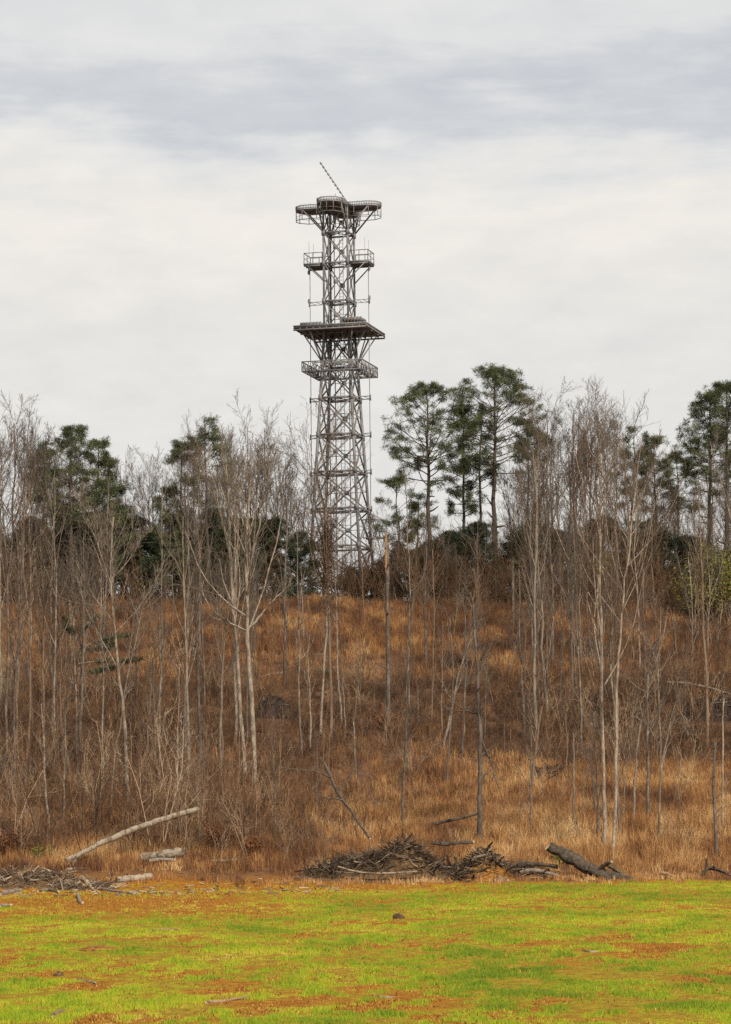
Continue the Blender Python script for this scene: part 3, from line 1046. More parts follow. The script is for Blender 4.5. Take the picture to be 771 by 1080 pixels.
T([(655, 890), (650, 800), (646, 740), (642, 690), (646, 640), (650, 585)], 2.0, 'grey', 'thin crossing stem at the right of the clump above the big fallen log', THIN, seed=23)
T([(668, 872), (671, 820), (676, 765), (684, 730), (690, 700), (704, 650)], 2.2, 'pale', 'pale sapling leaning right beside the dark trunk on the right slope', SPARSE, seed=24)
T([(681, 738), (680, 700), (678, 650), (677, 600)], 2.8, 'dark', 'dark upright trunk over the brush on the right slope', THIN, seed=25, twig='t_brown')
T([(693, 890), (697, 820), (697, 770), (695, 700), (698, 640)], 1.8, 'grey', 'grey sapling with an elbowed pale branch on the right slope', SPARSE,
  [[(698, 810), (706, 785), (714, 770), (724, 771), (740, 775)]], seed=26, twig='t_pale')
T([(755, 908), (755, 860), (754, 820), (756, 785)], 2.6, 'dark', 'dark bare post like trunk at the right edge of the tan grass', None, seed=27, dead_stubs=7, broken=True)
T([(762, 880), (763, 830), (763, 780), (764, 738)], 1.5, 'pale', 'white thin stub close beside the dark post like trunk', None, seed=28, broken=True)
T([(605, 878), (605, 840), (605, 800), (605, 776)], 1.7, 'grey', 'straight branchless snag in the tan grass left of the pale clump', None, seed=29, broken=True)
T([(627, 868), (626, 830), (624, 790)], 1.4, 'dark', 'short dark stub between the branchless snag and the pale clump', None, seed=30, dead_stubs=5, broken=True)
T([(541, 700), (541, 650), (541, 612), (541, 596)], 2.2, 'grey', 'grey snag with a white broken tip before the dark wood right of the pines', None, seed=31, broken=True, depth=287)
T([(186, 880), (186, 830), (186, 790), (188, 750), (190, 700)], 1.7, 'pale', 'pale forked sapling standing beside the raised tip of the leaning log', SPARSE,
  [[(186, 805), (178, 785), (170, 760)], [(187, 800), (198, 782), (206, 770)]], 't_pale', 32)
T([(8, 850), (7, 760), (9, 650), (6, 560), (4, 505)], 2.4, 'grey', 'tall grey tree at the very left edge of the hillside', FULL, seed=33)
T([(27, 830), (30, 740), (26, 650), (22, 570), (18, 505)], 2.2, 'tan', 'tall tan tree second from the left edge of the hillside', FULL, seed=34, twig='t_brown')
T([(60, 810), (57, 740), (60, 650), (58, 570), (52, 515)], 2.0, 'grey', 'grey tree with a dense brown crown below the left pines', FULL, seed=35, twig='t_brown')
T([(35, 770), (31, 720), (27, 680), (22, 640)], 1.7, 'pale', 'pale sapling leaning left in the left thicket', SPARSE, seed=36, twig='t_pale')
T([(55, 800), (56, 740), (53, 690), (55, 640)], 2.4, 'dark', 'mossy dark trunk in the left thicket below the green boughs', SPARSE, [[(55, 760), (62, 745), (72, 728), (92, 705)]], 't_brown', 37)
T([(168, 830), (168, 750), (169, 690), (169, 600), (170, 500)], 1.6, 'grey', 'very straight thin grey tree left of the broken tipped snag', THIN, seed=38)
T([(152, 850), (153, 800), (154, 740)], 1.4, 'grey', 'short thin sapling rising from brush above the leaning log', SPARSE, seed=39)
T([(235, 800), (234, 740), (235, 690), (232, 630)], 1.6, 'tan', 'slender tan sapling just left of the paired pale trunks', THIN, seed=40)
T([(585, 745), (583, 690), (585, 640), (580, 560), (578, 490), (578, 440)], 2.4, 'grey', 'tall grey tree with a narrow crown left of the pale clump', FULL, seed=41, twig='t_brown', depth=268)
T([(612, 740), (613, 690), (612, 640), (616, 560), (620, 480)], 2.2, 'tan', 'tall tan tree with wide airy crown behind the pale clump', FULL, [[(614, 600), (606, 540), (598, 470)]], 't_brown', 42, depth=272)
T([(730, 760), (729, 700), (730, 650), (726, 590)], 2.0, 'pale', 'pale straight stem beside the olive leaved tree', THIN, seed=43, depth=262)
T([(455, 760), (456, 700), (457, 640), (455, 580)], 1.8, 'tan', 'tan stem below the tall round topped pine', THIN, seed=44, twig='t_brown')
T([(472, 830), (473, 760), (474, 700), (470, 650)], 1.5, 'grey', 'grey sapling over the dark brush left of the burled trunk', SPARSE, seed=45)


# pines
pine(455, 318, 402, 515, 96, 3.2, 'tall round topped pine just right of the tower', 1, -4, 1.9, ragged=.3)
pine(522, 322, 391, 500, 100, 3.4, 'tallest pine of all, with a broad crown', 2, -2, 2.1, ragged=.3)
pine(490, 325, 424, 545, 46, 2.4, 'slim pine squeezed between the round topped and the tallest pine', 3, -3, 1.2)
pine(507, 330, 420, 520, 40, 2.2, 'narrow dark pine touching the left side of the tallest pine', 4, 0, .8)
pine(746, 315, 412, 510, 80, 2.8, 'tall open pine near the right edge with a bare lower trunk', 5, 2, 1.6, ragged=.35)
pine(768, 312, 400, 520, 70, 3.0, 'dense pine at the very right edge', 6, 0, 1.3)
pine(694, 330, 455, 530, 52, 2.0, 'small ragged pine right of the pale clump tops', 7, 0, .85)
pine(664, 332, 446, 540, 40, 2.0, 'thin pine peeking over the bare crowns behind the pale clump', 8, 0, .7)
pine(712, 335, 474, 545, 44, 2.0, 'low shaggy pine left of the tall open pine', 9, 0, .8)
pine(216, 302, 434, 540, 56, 2.3, 'ragged pine above the broken tipped snag', 10, -3, .85)
pine(192, 305, 460, 560, 34, 2.0, 'narrow sparse pine left of the ragged pine', 11, 0, .7)
pine(72, 301, 446, 560, 74, 2.6, 'broad dark pine over the left thicket', 12, 0, 1.2)
pine(98, 303, 462, 600, 60, 2.4, 'dense pine right behind the broad left pine', 13, 2, 1.2)
pine(120, 305, 482, 620, 54, 2.4, 'bushy green pine behind the white barked tree', 14, 0, 1.2)
pine(172, 303, 510, 640, 46, 2.0, 'young green pine low between the thin left trees', 15, 0, 1.1)
pine(45, 325, 470, 600, 60, 2.2, 'shaded pine at the back of the left wood', 16, 0, 1.1)
pine(424, 318, 500, 575, 50, 1.8, 'flat topped small pine right beside the tower', 17, -6, .55)
pine(555, 330, 436, 500, 46, 2.0, 'yellowish pine top against the right side of the tallest pine', 18, 4, .7)
pine(440, 322, 520, 610, 46, 1.8, 'low green pine at the foot of the round topped pine', 19, 0, .8)

# low evergreens: dark mass under the wood
ev = [(30, 330, 560), (62, 333, 545), (95, 330, 555), (130, 334, 540), (160, 328, 575), (188, 330, 560), (215, 333, 550), (240, 331, 575), (262, 336, 560), (290, 334, 560), (312, 338, 575),
      (368, 352, 596), (385, 350, 600), (402, 349, 592), (420, 344, 578), (445, 338, 575), (475, 337, 560), (505, 338, 550), (540, 337, 560), (590, 338, 555), (640, 338, 545), (700, 338, 560), (-15, 330, 560), (790, 335, 560), (563, 340, 550), (614, 341, 565), (668, 339, 550), (728, 340, 560), (460, 341, 570), (145, 336, 560), (80, 337, 565), (230, 337, 555)]
ORD = ['first', 'second', 'third', 'fourth', 'fifth', 'sixth', 'seventh', 'eighth', 'ninth', 'tenth', 'eleventh', 'twelfth', 'thirteenth', 'fourteenth', 'fifteenth', 'sixteenth', 'seventeenth', 'eighteenth', 'nineteenth', 'twentieth', 'twenty-first', 'twenty-second', 'twenty-third', 'twenty-fourth', 'twenty-fifth', 'twenty-sixth', 'twenty-seventh', 'twenty-eighth', 'twenty-ninth', 'thirtieth', 'thirty-first', 'thirty-second']
evl = {0: 'shaded evergreen in the gap left of the broad left pine', 11: 'near black low evergreen behind the vine wrapped trunk', 12: 'near black low evergreen under the middle of the tower', 13: 'near black low evergreen behind the splintered snag'}
protos = []
for i, (x, Y, yt) in enumerate(ev):
    Y = Y - (24 if 0 < x < 330 else 25 if x > 430 else 0)
    yt = yt - (14 if 0 < x < 330 else 0)
    b = stand(x, Y)
    h = at(x, yt, Y)[2] - b[2]
    if i < 4:
        o = pine(x, Y, yt, 640, 62, 2.2, '', 60 + i, 0, 2.1, 'evergreen_tree', 'needle_shaded', 'dark evergreens under the wood', cat='evergreen tree', ragged=.75)
        protos.append((o, h))
    else:
        o0, h0 = protos[i % 4]
        o = copy_tree(o0)
        o.location = b
        o.rotation_euler.z = rng.uniform(0, 6)
        s = h / h0
        o.scale = (s * rng.uniform(1.05, 1.4), s * rng.uniform(1.05, 1.4), s)
    side = [(u, v) for u, v in ((50, 'the broad left pine'), (118, 'the white barked tree'), (207, 'the broken tipped snag'), (265, 'the paired pale trunks'), (455, 'the round topped pine'), (522, 'the tallest pine'), (632, 'the pale clump'), (746, 'the right edge pines'))]
    u, v = min(side, key=lambda q: abs(q[0] - x))
    tag(o, evl.get(i) or 'shaded dark evergreen low behind %s, %s from the left' % (v, ORD[sorted(q[0] for q in ev).index(x)]))

# ------------------------------------------------------------------ other bare trees: a few kinds, each copied
def proto_tree(form, tone, twig, seed, h=20.):
    rg = np.random.default_rng(200 + seed)
    tm, cm = MB(), MB()
    n = 12
    t = np.linspace(0, 1, n)
    wob = np.cumsum(rg.normal(0, .10, (n, 2)), 0); wob -= wob[0]
    lean = {'leaning': 4.5}.get(form, rg.normal(0, .5))
    r0 = .15 + .03 * rg.random()
    P = np.stack([wob[:, 0] + lean * t ** 1.3, wob[:, 1], h * t], -1); P[0, 2] = -.3
    rad = r0 * (1 - .8 * t)
    stems = [(P, rad)]
    if form in ('forked', 'spreading'):
        for j in range(2 if form == 'forked' else 4):
            i0 = int(rg.integers(3, 6)) if form == 'forked' else int(rg.integers(3, 7))
            d0 = nrm(np.array([rg.normal(0, .4), rg.normal(0, .4), 1.]))
            q = poly_grow(P[i0][None], d0[None], np.array([(h - P[i0][2]) * rg.uniform(.8, .98)]), 9, .07, .05, rg)[0]
            stems.append((q, rad[i0] * .75 * (1 - .75 * np.linspace(0, 1, 9))))
    kw = dict(straight=dict(t0=.4, n1=12, l1=.36, a1=(.46, .14), trop=.2), forked=dict(t0=.3, n1=9, l1=.36, a1=(.45, .14)), spreading=dict(t0=.25, n1=7, l1=.34, a1=(.6, .2)), leaning=dict(t0=.35, n1=12, l1=.25, a1=(.6, .2)), slender=dict(t0=.35, n1=9, l1=.26, a1=(.48, .18), trop=.2))[form]
    k3 = 6 if form != 'slender' else 3
    for q, rd in stems:
        tubes(tm, q[None], rd[None], 6)
        limb_system(tm, cm, q[None], rd[None], rg, k2=7 if form != 'slender' else 5, k3=k3, k4=4 if form != 'slender' else 2, rmin=.0105, **kw)
    root = empty('bare_tree')
    KIDS[root.name] = [tm.build('trunk', MT[tone], root, True), cm.build('crown', MT[twig], root)]
    return root


kinds = []
sd = 0
for form, tones in (('straight', ('grey', 'pale', 'tan')), ('forked', ('grey', 'tan')), ('spreading', ('grey', 'tan', 'dark')), ('leaning', ('grey', 'pale')), ('slender', ('grey', 'pale', 'dark', 'tan'))):
    for tone in tones:
        for v in range(2 if form != 'leaning' else 1):
            tw = {'grey': 't_grey', 'pale': 't_pale', 'tan': 't_brown', 'dark': 't_brown'}[tone]
            kinds.append([form, tone, proto_tree(form, tone, tw, sd), False]); sd += 1

sky_x = [-110, 0, 30, 60, 90, 130, 170, 200, 240, 270, 300, 318, 332, 395, 412, 440, 480, 535, 562, 590, 620, 650, 680, 720, 771, 880]
sky_y = [405, 408, 418, 440, 472, 462, 476, 458, 446, 437, 444, 478, 560, 560, 520, 545, 540, 520, 432, 426, 412, 424, 468, 478, 450, 430]


def put(kind, x, Y, ytop, wide=1.0):
    form, tone, o0, used = kind
    if not used:
        o = o0; kind[3] = True
    else:
        o = copy_tree(o0)
    b = stand(x, Y)
    h = at(x, ytop, Y)[2] - b[2]
    s = h / 20.
    o.location = b
    o.rotation_euler.z = rng.uniform(0, 2 * PI)
    w = wide * rng.uniform(.85, 1.15)
    o.scale = (s * w, s * w, s)
    TREES.append((o, x, Y, tone, form, h))


bel = [k for k in kinds if k[0] != 'slender']; sle = [k for k in kinds if k[0] in ('slender', 'leaning')]
nb = 104
for i in range(nb):
    x = -70 + 920 * (i + rng.random()) / nb
    Y = rng.uniform(297, 346)
    yt = float(np.interp(x, sky_x, sky_y)) + abs(rng.normal(0, 1)) * 34 + (6 if Y > 320 else 0)
    if 322 < x < 405:
        if i % 3: continue
        yt = max(yt, 545) + rng.uniform(0, 40)
    yt = min(yt + 10, 590)
    k = bel[rng.integers(len(bel))] if rng.random() < .7 else kinds[rng.integers(len(kinds))]
    put(k, x, Y, yt, 1.05)
nt_ = 50                                                # taller trees standing on the slope, at the left and at the right
for i in range(nt_):
    x = rng.uniform(-60, 330) if i < nt_ * .45 else rng.uniform(560, 830)
    Y = rng.uniform(196, 292) if x < 330 else rng.uniform(225, 292)
    yt = float(np.interp(x, sky_x, sky_y)) + rng.uniform(5, 170)
    yt = max(yt + 24, proj(stand(x, Y))[1] - 320)
    put(kinds[rng.integers(len(kinds))], x, Y, yt, .8)
ns = 96
for i in range(ns):                                     # saplings over the slope, thicker on the left
    x = (-60 + 420 * (i + rng.random()) / (ns * .5)) if i < ns * .5 else (360 + 470 * (i - ns * .5 + rng.random()) / (ns * .5))
    Y = rng.uniform(180, 292)
    if x > 520 and Y < 212 and rng.random() < .35: Y += 50
    b = stand(x, Y)
    yb = proj(b)[1]
    hh = rng.uniform(3.0, 9.5) * (1.0 if rng.random() < .75 else 1.6)
    put(sle[rng.integers(len(sle))], x, Y, yb - hh * F / Y, 1.15)
for k in kinds:
    if not k[3]:
        put(k, rng.uniform(100, 700), rng.uniform(300, 330), 470)

LM = [(20, 'the left edge'), (125, 'the white barked tree'), (207, 'the broken tipped snag'), (265, 'the paired pale trunks'), (360, 'the tower'), (455, 'the round topped pine'), (522, 'the tallest pine'), (640, 'the pale clump'), (746, 'the right edge pines')]
keys = {}
for o, x, Y, tone, form, h in TREES:
    band = 'low in tan grass' if Y < 205 else 'low on the slope' if Y < 240 else 'halfway up the slope' if Y < 275 else 'atop the slope' if Y < 296 else 'at the forest front' if Y < 315 else 'within the wood' if Y < 330 else 'deep in the wood'
    u, v = min(LM, key=lambda q: abs(q[0] - x))
    side = 'left of' if x < u else 'right of'
    keys.setdefault((tone, form, band, side, v), []).append((abs(x - u), o, h))
for (tone, form, band, side, v), l in keys.items():
    l.sort(key=lambda q: q[0])
    for i, (_, o, h) in enumerate(l):
        sz = 'small' if h < 7 else 'tall' if h > 17 else 'middling'
        o['label'] = '%s %s %s tree %s, %s%s %s' % (sz, tone, form, band, '' if len(l) == 1 else ORD[i] + ' ', side, v)
        o['category'] = 'bare tree'; o['group'] = 'bare trees of the wood' if 'wood' in band or 'forest' in band else 'bare saplings on the slope'


# ------------------------------------------------------------------ undergrowth
def shrub_proto(rg, h, n1, k2, k3, spread, r):
    """verts of one twiggy shrub as cones"""
    az = rg.uniform(0, 2 * PI, n1)
    d = nrm(np.stack([np.cos(az) * spread, np.sin(az) * spread, np.ones(n1)], -1) * np.array([1, 1, 1.]) + rg.normal(0, .12, (n1, 3)))
    st = np.stack([rg.normal(0, .12 * h * .3, n1), rg.normal(0, .12 * h * .3, n1), np.full(n1, -.1)], -1)
    Q = poly_grow(st, d, h * rg.uniform(.5, 1.1, n1), 4, .14, .05, rg)
    rr = np.full((n1, 1), r) * np.linspace(1, .4, 4)[None]
    mb = MB(); tubes(mb, Q, rr, 3)
    if k2:
        Q2, r2 = children_of(Q, rr, k2, (.25, 1), (.65, .25), .42, 3, .2, .06, rg, r * .55)
        cones(mb, Q2[:, 0], Q2[:, 1], r * .5); cones(mb, Q2[:, 1], Q2[:, 2], r * .42)
        if k3:
            Q3, r3 = children_of(Q2, r2, k3, (.2, 1), (.6, .25), .55, 2, .2, .05, rg, r * .4)
            cones(mb, Q3[:, 0], Q3[:, 1], r * .4)
    V = np.concatenate(mb.v); q = np.concatenate(mb.q) if mb.q else np.zeros((0, 4), int); t = np.concatenate(mb.t) if mb.t else np.zeros((0, 3), int)
    return V, q, t


def scatter(mb, protos, X, Y, sc, tone, zs=1.0):
    pi = rng.integers(0, len(protos), len(X))
    for j, (V, q, t) in enumerate(protos):
        k = np.where(pi == j)[0]
        if not len(k): continue
        n = len(k); a = rng.uniform(0, 2 * PI, n); ca, sa = np.cos(a)[:, None], np.sin(a)[:, None]
        s = sc[k][:, None]
        v = np.stack([(V[None, :, 0] * ca - V[None, :, 1] * sa) * s + X[k][:, None], (V[None, :, 0] * sa + V[None, :, 1] * ca) * s + Y[k][:, None], V[None, :, 2] * s * zs + H(X[k], Y[k])[:, None]], -1)
        o = (np.arange(n) * len(V))[:, None, None]
        tn = np.repeat(tone[k], len(V))
        mb.add(v.reshape(-1, 3), (q[None] + o).reshape(-1, 4), (t[None] + o).reshape(-1, 3), a=np.clip(tn, 0, 1))


def undergrowth():
    rg = np.random.default_rng(77)
    low = [shrub_proto(rg, 1.5, 9, 4, 2, .8, .016) for _ in range(6)]
    arch = [shrub_proto(rg, 2.2, 8, 4, 2, 1.3, .016) for _ in range(4)]
    X, Y = frust_pts(13500, 170, 304, margin=1.25)
    k = (rng.random(len(X)) < brush_mask(X, Y)) & clear_of_heaps(X, Y)
    X, Y = X[k], Y[k]
    n = len(X)
    mid = smooth(212, 226, Y) * smooth(268, 250, Y)
    lowleft = smooth(0, -10, X) * smooth(225, 205, Y)
    tone = .42 - .27 * mid - .15 * lowleft + .8 * (fbm(X / 4 + 9, Y / 4, 3) - .4) + rng.normal(0, .2, n)
    mb = MB(); scatter(mb, low + arch, X, Y, rng.uniform(.4, 1.15, n), tone)
    tag(mb.build('brush', MT['brush']), 'tangled grey brown leafless brush across the middle of the slope', 'brush', kind='stuff')
    tall = [shrub_proto(rg, 6.5, 7, 7, 4, .32, .028) for _ in range(6)]
    X, Y = frust_pts(1500, 294, 352, power=0, margin=1.3)
    pxs = 385.5 + X / Y * F
    open_ = np.interp(pxs, [20, 70, 310, 330, 420, 450], [.25, .85, .85, .85, .85, .42])
    k = rng.random(len(X)) > open_
    X, Y = X[k], Y[k]; n = len(X)
    mb = MB(); scatter(mb, tall, X, Y, rng.uniform(.4, 1.55, n) * (1 - .45 * smooth(305, 294, Y)), .46 + rng.normal(0, .2, n))
    stems = [shrub_proto(rg, 4.0, 3, 6, 3, .16, .022) for _ in range(8)]
    X, Y = frust_pts(3000, 172, 300, margin=1.25)
    side = np.maximum(smooth(0, -.06, X / Y), smooth(.05, .075, X / Y) * smooth(205, 225, Y))
    k = rng.random(len(X)) < .10 + .3 * brush_mask(X, Y) + .3 * side
    X, Y, side = X[k], Y[k], side[k]; n = len(X)
    scatter(mb, stems, X, Y, rng.uniform(.3, 1.2, n) * (1 + .9 * side * rng.random(n)), .52 + rng.normal(0, .3, n))
    tag(mb.build('undergrowth', MT['brush']), 'dense thicket of brown saplings along the forest edge', 'undergrowth', kind='stuff')


undergrowth()


def leafy(px, Y, h, w, matn, label, seed, per=900, name='leafy_shrub', cat='shrub', group=None, leaf=.09, base=0.05):
    """small leafy shrub or tree: stems plus separate leaves in loose clumps"""
    rg = np.random.default_rng(600 + seed)
    b = stand(px, Y); root = empty(name, b)
    tm = MB(); lm = MB()
    n1 = 6
    az = rg.uniform(0, 2 * PI, n1)
    d = nrm(np.stack([np.cos(az) * w / h, np.sin(az) * w / h, np.ones(n1) * 1.3], -1))
    Q = poly_grow(rg.normal(0, .05, (n1, 3)) * np.array([1, 1, 0]) - np.array([0, 0, .1]), d, h * rg.uniform(.6, 1., n1), 6, .12, .08, rg)
    rr = np.full((n1, 1), .012 * h + .006) * np.linspace(1, .3, 6)[None]
    tubes(tm, Q, rr, 5)
    Q2, r2 = children_of(Q, rr, 6, (.25, 1), (.7, .2), .4, 4, .15, .03, rg, .01)
    tubes(tm, Q2, r2, 3)
    C = np.concatenate([Q2[:, -1], Q2[:, -2], Q[:, -1], Q[:, -2]])
    C = C[C[:, 2] > base * h]
    c = C[rg.integers(0, len(C), per)] + rg.normal(0, .11 * w + .05, (per, 3))
    ctone = rg.random(len(C))
    A = nrm(rg.normal(0, 1, (per, 3))) * leaf; B = nrm(np.cross(A, rg.normal(0, 1, (per, 3)))) * leaf * .55
    v = np.stack([c - A, c + B, c + A, c - B], 1).reshape(-1, 3)
    lm.add(v, np.arange(per * 4).reshape(-1, 4), a=np.repeat(np.clip(rg.normal(.5, .25, per), 0, 1), 4))
    tm.build('stem', MT['t_brown'], root); lm.build('foliage', MT[matn], root)
    tag(root, label, cat, group)
    return root


leafy(752, 296, 8.5, 5.0, 'leaf_olive', 'olive yellow leaved tree under the right edge pines', 1, 3600, 'leafy_tree', 'tree', leaf=.17)
leafy(772, 300, 9.5, 4.5, 'leaf_olive', 'olive leaved tree cut by the right edge of the photo', 2, 3000, 'leafy_tree', 'tree', leaf=.17)
leafy(735, 300, 5.5, 3.4, 'leaf_olive', 'lower olive bush left of the olive yellow tree', 5, 1500, 'leafy_tree', 'tree', leaf=.15)
leafy(625, 298, 7.0, 2.2, 'leaf_olive', 'narrow olive green shrub beside the pale clump top', 3, 900, 'leafy_shrub', 'shrub', leaf=.13)
leafy(42, 300, 4.6, 2.6, 'needle', 'bright green holly like shrub under the left wood', 4, 1300, leaf=.14)
leafy(232, 178, 1.9, 1.5, 'leaf_rust', 'rusty leaved oak sprout right of the short hollow log', 11, 800, 'oak_sprout', 'shrub', 'rusty oak sprouts')
leafy(268, 175, 1.5, 1.6, 'leaf_rust', 'low rusty oak sprout nearest the brush pile', 12, 700, 'oak_sprout', 'shrub', 'rusty oak sprouts')
leafy(12, 177, 2.2, 1.9, 'leaf_rust', 'rusty oak sprout at the left edge above the debris', 13, 900, 'oak_sprout', 'shrub', 'rusty oak sprouts')
leafy(42, 174, 1.0, 1.2, 'leaf_olive', 'yellowish weed clump behind the left debris mound', 14, 500, 'weed_clump', 'weed')
leafy(592, 172, 1.0, .8, 'leaf_olive', 'yellow green sprig over the raised end of the big fallen log', 15, 260, 'weed_clump', 'weed')
leafy(408, 236, 1.8, 2.0, 'leaf_rust', 'dark red bramble below the splintered snag', 16, 700, 'bramble', 'shrub')
leafy(345, 262, 1.3, 1.6, 'needle', 'little green shrub near the black root ball', 17, 260, 'green_shrub', 'shrub')


# ------------------------------------------------------------------ logs and debris
def log(path, r, tone, label, name='fallen_log', cat='log', group=None, Y=None, stubs=(), cap='cut', taper=.75, sides=11, seed=0, sink=0.0):
    """fallen log along picture points; r in px"""
    rg = np.random.default_rng(900 + seed)
    if Y is None:           # lies on the ground all along
        Y = [ground_at_px(x, y)[1] for x, y in path]
        path = [(x, y - r * .6) for x, y in path]
    Ys = Y if isinstance(Y, (list, tuple)) else [Y] * len(path)
    P = np.array([at(x, y, yy) for (x, y), yy in zip(path, Ys)])
    b = P[0].copy()
    n = max(14, 9 * len(path)) if r > 2.4 else max(8, 3 * len(path))
    q = crsp(P - b, n)
    k = np.mean(Ys) / F
    rad = np.linspace(1, taper, n) * r * k
    rad = rad * (1 + np.interp(np.arange(n), np.linspace(0, n - 1, max(4, n // 5)), rg.normal(0, .12, max(4, n // 5))))
    q = q + rg.normal(0, .10, q.shape) * r * k
    tone = {'dark': 'log_dark', 'tan': 'log_tan', 'grey': 'log_grey'}.get(tone, 'weathered'); cap = 'log_dark' if cap == 'dark' else cap
    rad = rad * .85
    mb = MB(); tubes(mb, q[None], rad[None], sides, cap=True, capm=1)
    v = mb.v[0]; v += (rg.normal(0, .045, v.shape) + np.repeat(rg.normal(0, .09, (1, sides, 3)), n, 0).reshape(-1, 3)) * r * k
    for (f, ang, ln, rr) in stubs:
        i = int(f * (n - 1))
        d = np.array([math.cos(ang) * .8, -.35, math.sin(ang)])
        qq = poly_grow(q[i][None], nrm(d)[None], np.array([ln * k]), 6, .12, 0, rg)
        tubes(mb, qq, np.linspace(rr, rr * .5, 6)[None] * k, 6, cap=True, capm=1)
    o = mb.build(name, [MT[tone], MT[cap]], None, True)
    o.location = b
    tag(o, label, cat, group)
    return o


log([(70, 908), (105, 890), (140, 875), (175, 863), (209, 853)], 3.1, 'weathered', 'long pale log leaning up over the left brush', Y=[171, 172, 173.5, 174.5, 175.5], stubs=((.08, -1.9, 22, 2.2),), taper=1.05, seed=1)
log([(150, 904), (172, 901), (194, 898)], 4.2, 'weathered', 'short pale log with dark hollow end below the leaning log', Y=172, seed=2, cap='dark', taper=1)
log([(158, 908), (172, 906), (184, 907)], 2.0, 'grey', 'thin grey stick under the short hollow log', 'fallen_stick', 'stick', Y=171, seed=3)
log([(222, 908), (236, 908), (250, 907)], 2.2, 'weathered', 'short weathered log at the foot of the rusty oak sprout', Y=172, seed=4)
log([(122, 931), (140, 929), (160, 927)], 4.2, 'weathered', 'pale split log on the orange soil right of the leaning board', seed=5, cap='dark', taper=.95)
log([(86, 926), (93, 932), (101, 941)], 3.0, 'weathered', 'grey board leaning out of the left debris mound', 'board', 'board', Y=158.5, seed=6, sides=4)
log([(104, 938), (122, 941), (142, 944)], 1.8, 'pale', 'thin pale pole lying right of the grey board', 'fallen_stick', 'stick', seed=7)
log([(0, 945), (10, 943), (23, 941)], 3.2, 'weathered', 'pale log cut by the left edge in front of the mound', seed=8)
log([(16, 927), (24, 921), (33, 917)], 3.0, 'tan', 'tan slab tilted on the left debris mound', 'wood_slab', 'wood slab', Y=163, seed=9, sides=5)
log([(70, 918), (80, 917), (90, 917)], 2.0, 'pale', 'small pale slab behind the left debris mound', 'wood_slab', 'wood slab', seed=10, sides=5)
log([(82, 945), (84, 951), (87, 954)], 2.4, 'weathered', 'stubby grey offcut standing before the grey board', 'offcut', 'wood piece', seed=11)
log([(0, 957), (6, 956), (12, 956)], 2.0, 'pale', 'pale chip of wood at the left edge lowest of the debris', 'offcut', 'wood piece', seed=12)
log([(40, 941), (52, 940), (62, 942)], 2.2, 'grey', 'grey limb across the front of the left mound', 'fallen_stick', 'stick', seed=13)
log([(579, 893), (600, 904), (625, 918), (650, 929), (672, 934)], 6.0, 'dark', 'big dark fallen log with raised splintered end at the field edge', Y=[168.5, 168, 167.6, 167.2, 167], taper=1.7, seed=14, stubs=((.55, .35, 26, 3),), sides=12)
log([(640, 912), (652, 919), (664, 927)], 2.6, 'dark', 'short dark limb lying along the butt of the big fallen log', 'fallen_limb', 'branch', Y=169, seed=15)
log([(656, 932), (700, 929), (740, 930), (778, 927)], 2.6, 'dark', 'low dark trunk along the field edge right of the big fallen log', Y=168, seed=16)
log([(697, 920), (708, 923), (720, 928)], 2.0, 'tan', 'small tan branch resting on the low dark trunk', 'fallen_limb', 'branch', Y=168.5, seed=17)
log([(738, 928), (744, 918), (752, 916), (764, 920), (774, 924)], 2.2, 'dark', 'gnarled dark root at the right end of the low trunk', 'root_snag', 'root', Y=167.6, seed=18, stubs=((.3, 1.2, 14, 1.5), (.6, 2.0, 10, 1.3)))
log([(546, 911), (565, 912), (589, 914)], 3.2, 'dark', 'dark log uppermost of the two right of the brush pile', Y=168.5, seed=19)
log([(548, 920), (566, 918), (590, 924)], 2.6, 'grey', 'grey log lower of the two right of the brush pile', Y=167.8, seed=20)
log([(524, 927), (533, 930), (546, 936)], 3.6, 'weathered', 'weathered grey chunk sliding off the brush pile onto the grass', 'log_chunk', 'log', Y=166.6, seed=21)
log([(356, 914), (380, 920), (408, 921), (440, 919)], 1.1, 'pale', 'long pale branch across the front of the brush pile', 'fallen_limb', 'branch', Y=166.4, seed=22)
log([(455, 889), (470, 890), (485, 889), (500, 888)], 2.6, 'dark', 'dark limb crossing the right shoulder of the brush pile', 'fallen_limb', 'branch', Y=168, seed=23)
log([(345, 915), (362, 909), (380, 903), (396, 894)], 1.2, 'dark', 'dark curved limb on the left shoulder of the brush pile', 'fallen_limb', 'branch', Y=168, seed=24)
log([(342, 803), (356, 835), (372, 858), (390, 885)], 2.0, 'dark', 'dead dark branch slanting down the grass above the brush pile', 'fallen_limb', 'branch', Y=[186, 182, 178, 174], seed=25, stubs=((.25, 2.6, 60, 1.2), (.5, 2.9, 40, 1.0), (.4, .8, 50, 1.0)))
log([(456, 869), (480, 864), (505, 858)], 1.8, 'dark', 'dark branch lying against the burled trunk', 'fallen_limb', 'branch', Y=[184, 184, 184], seed=26)
log([(704, 720), (725, 721), (750, 726), (775, 734)], 1.8, 'pale', 'long pale trunk bridging the right slope', Y=[248, 247, 246, 245], seed=27)
log([(714, 655), (735, 657), (770, 664)], 1.4, 'grey', 'grey fallen pole under the olive trees', seed=28)
log([(520, 669), (530, 671), (540, 672)], 1.6, 'pale', 'pale fallen stick high on the slope right of the burled trunk', 'fallen_stick', 'stick', seed=29)
log([(274, 715), (288, 712), (301, 710)], 1.7, 'grey', 'grey pole lying across the black root ball', 'fallen_stick', 'stick', seed=30)
log([(184, 798), (200, 789), (222, 786)], 2.6, 'dark', 'dark fallen trunk half buried in brush above the leaning log', seed=31)
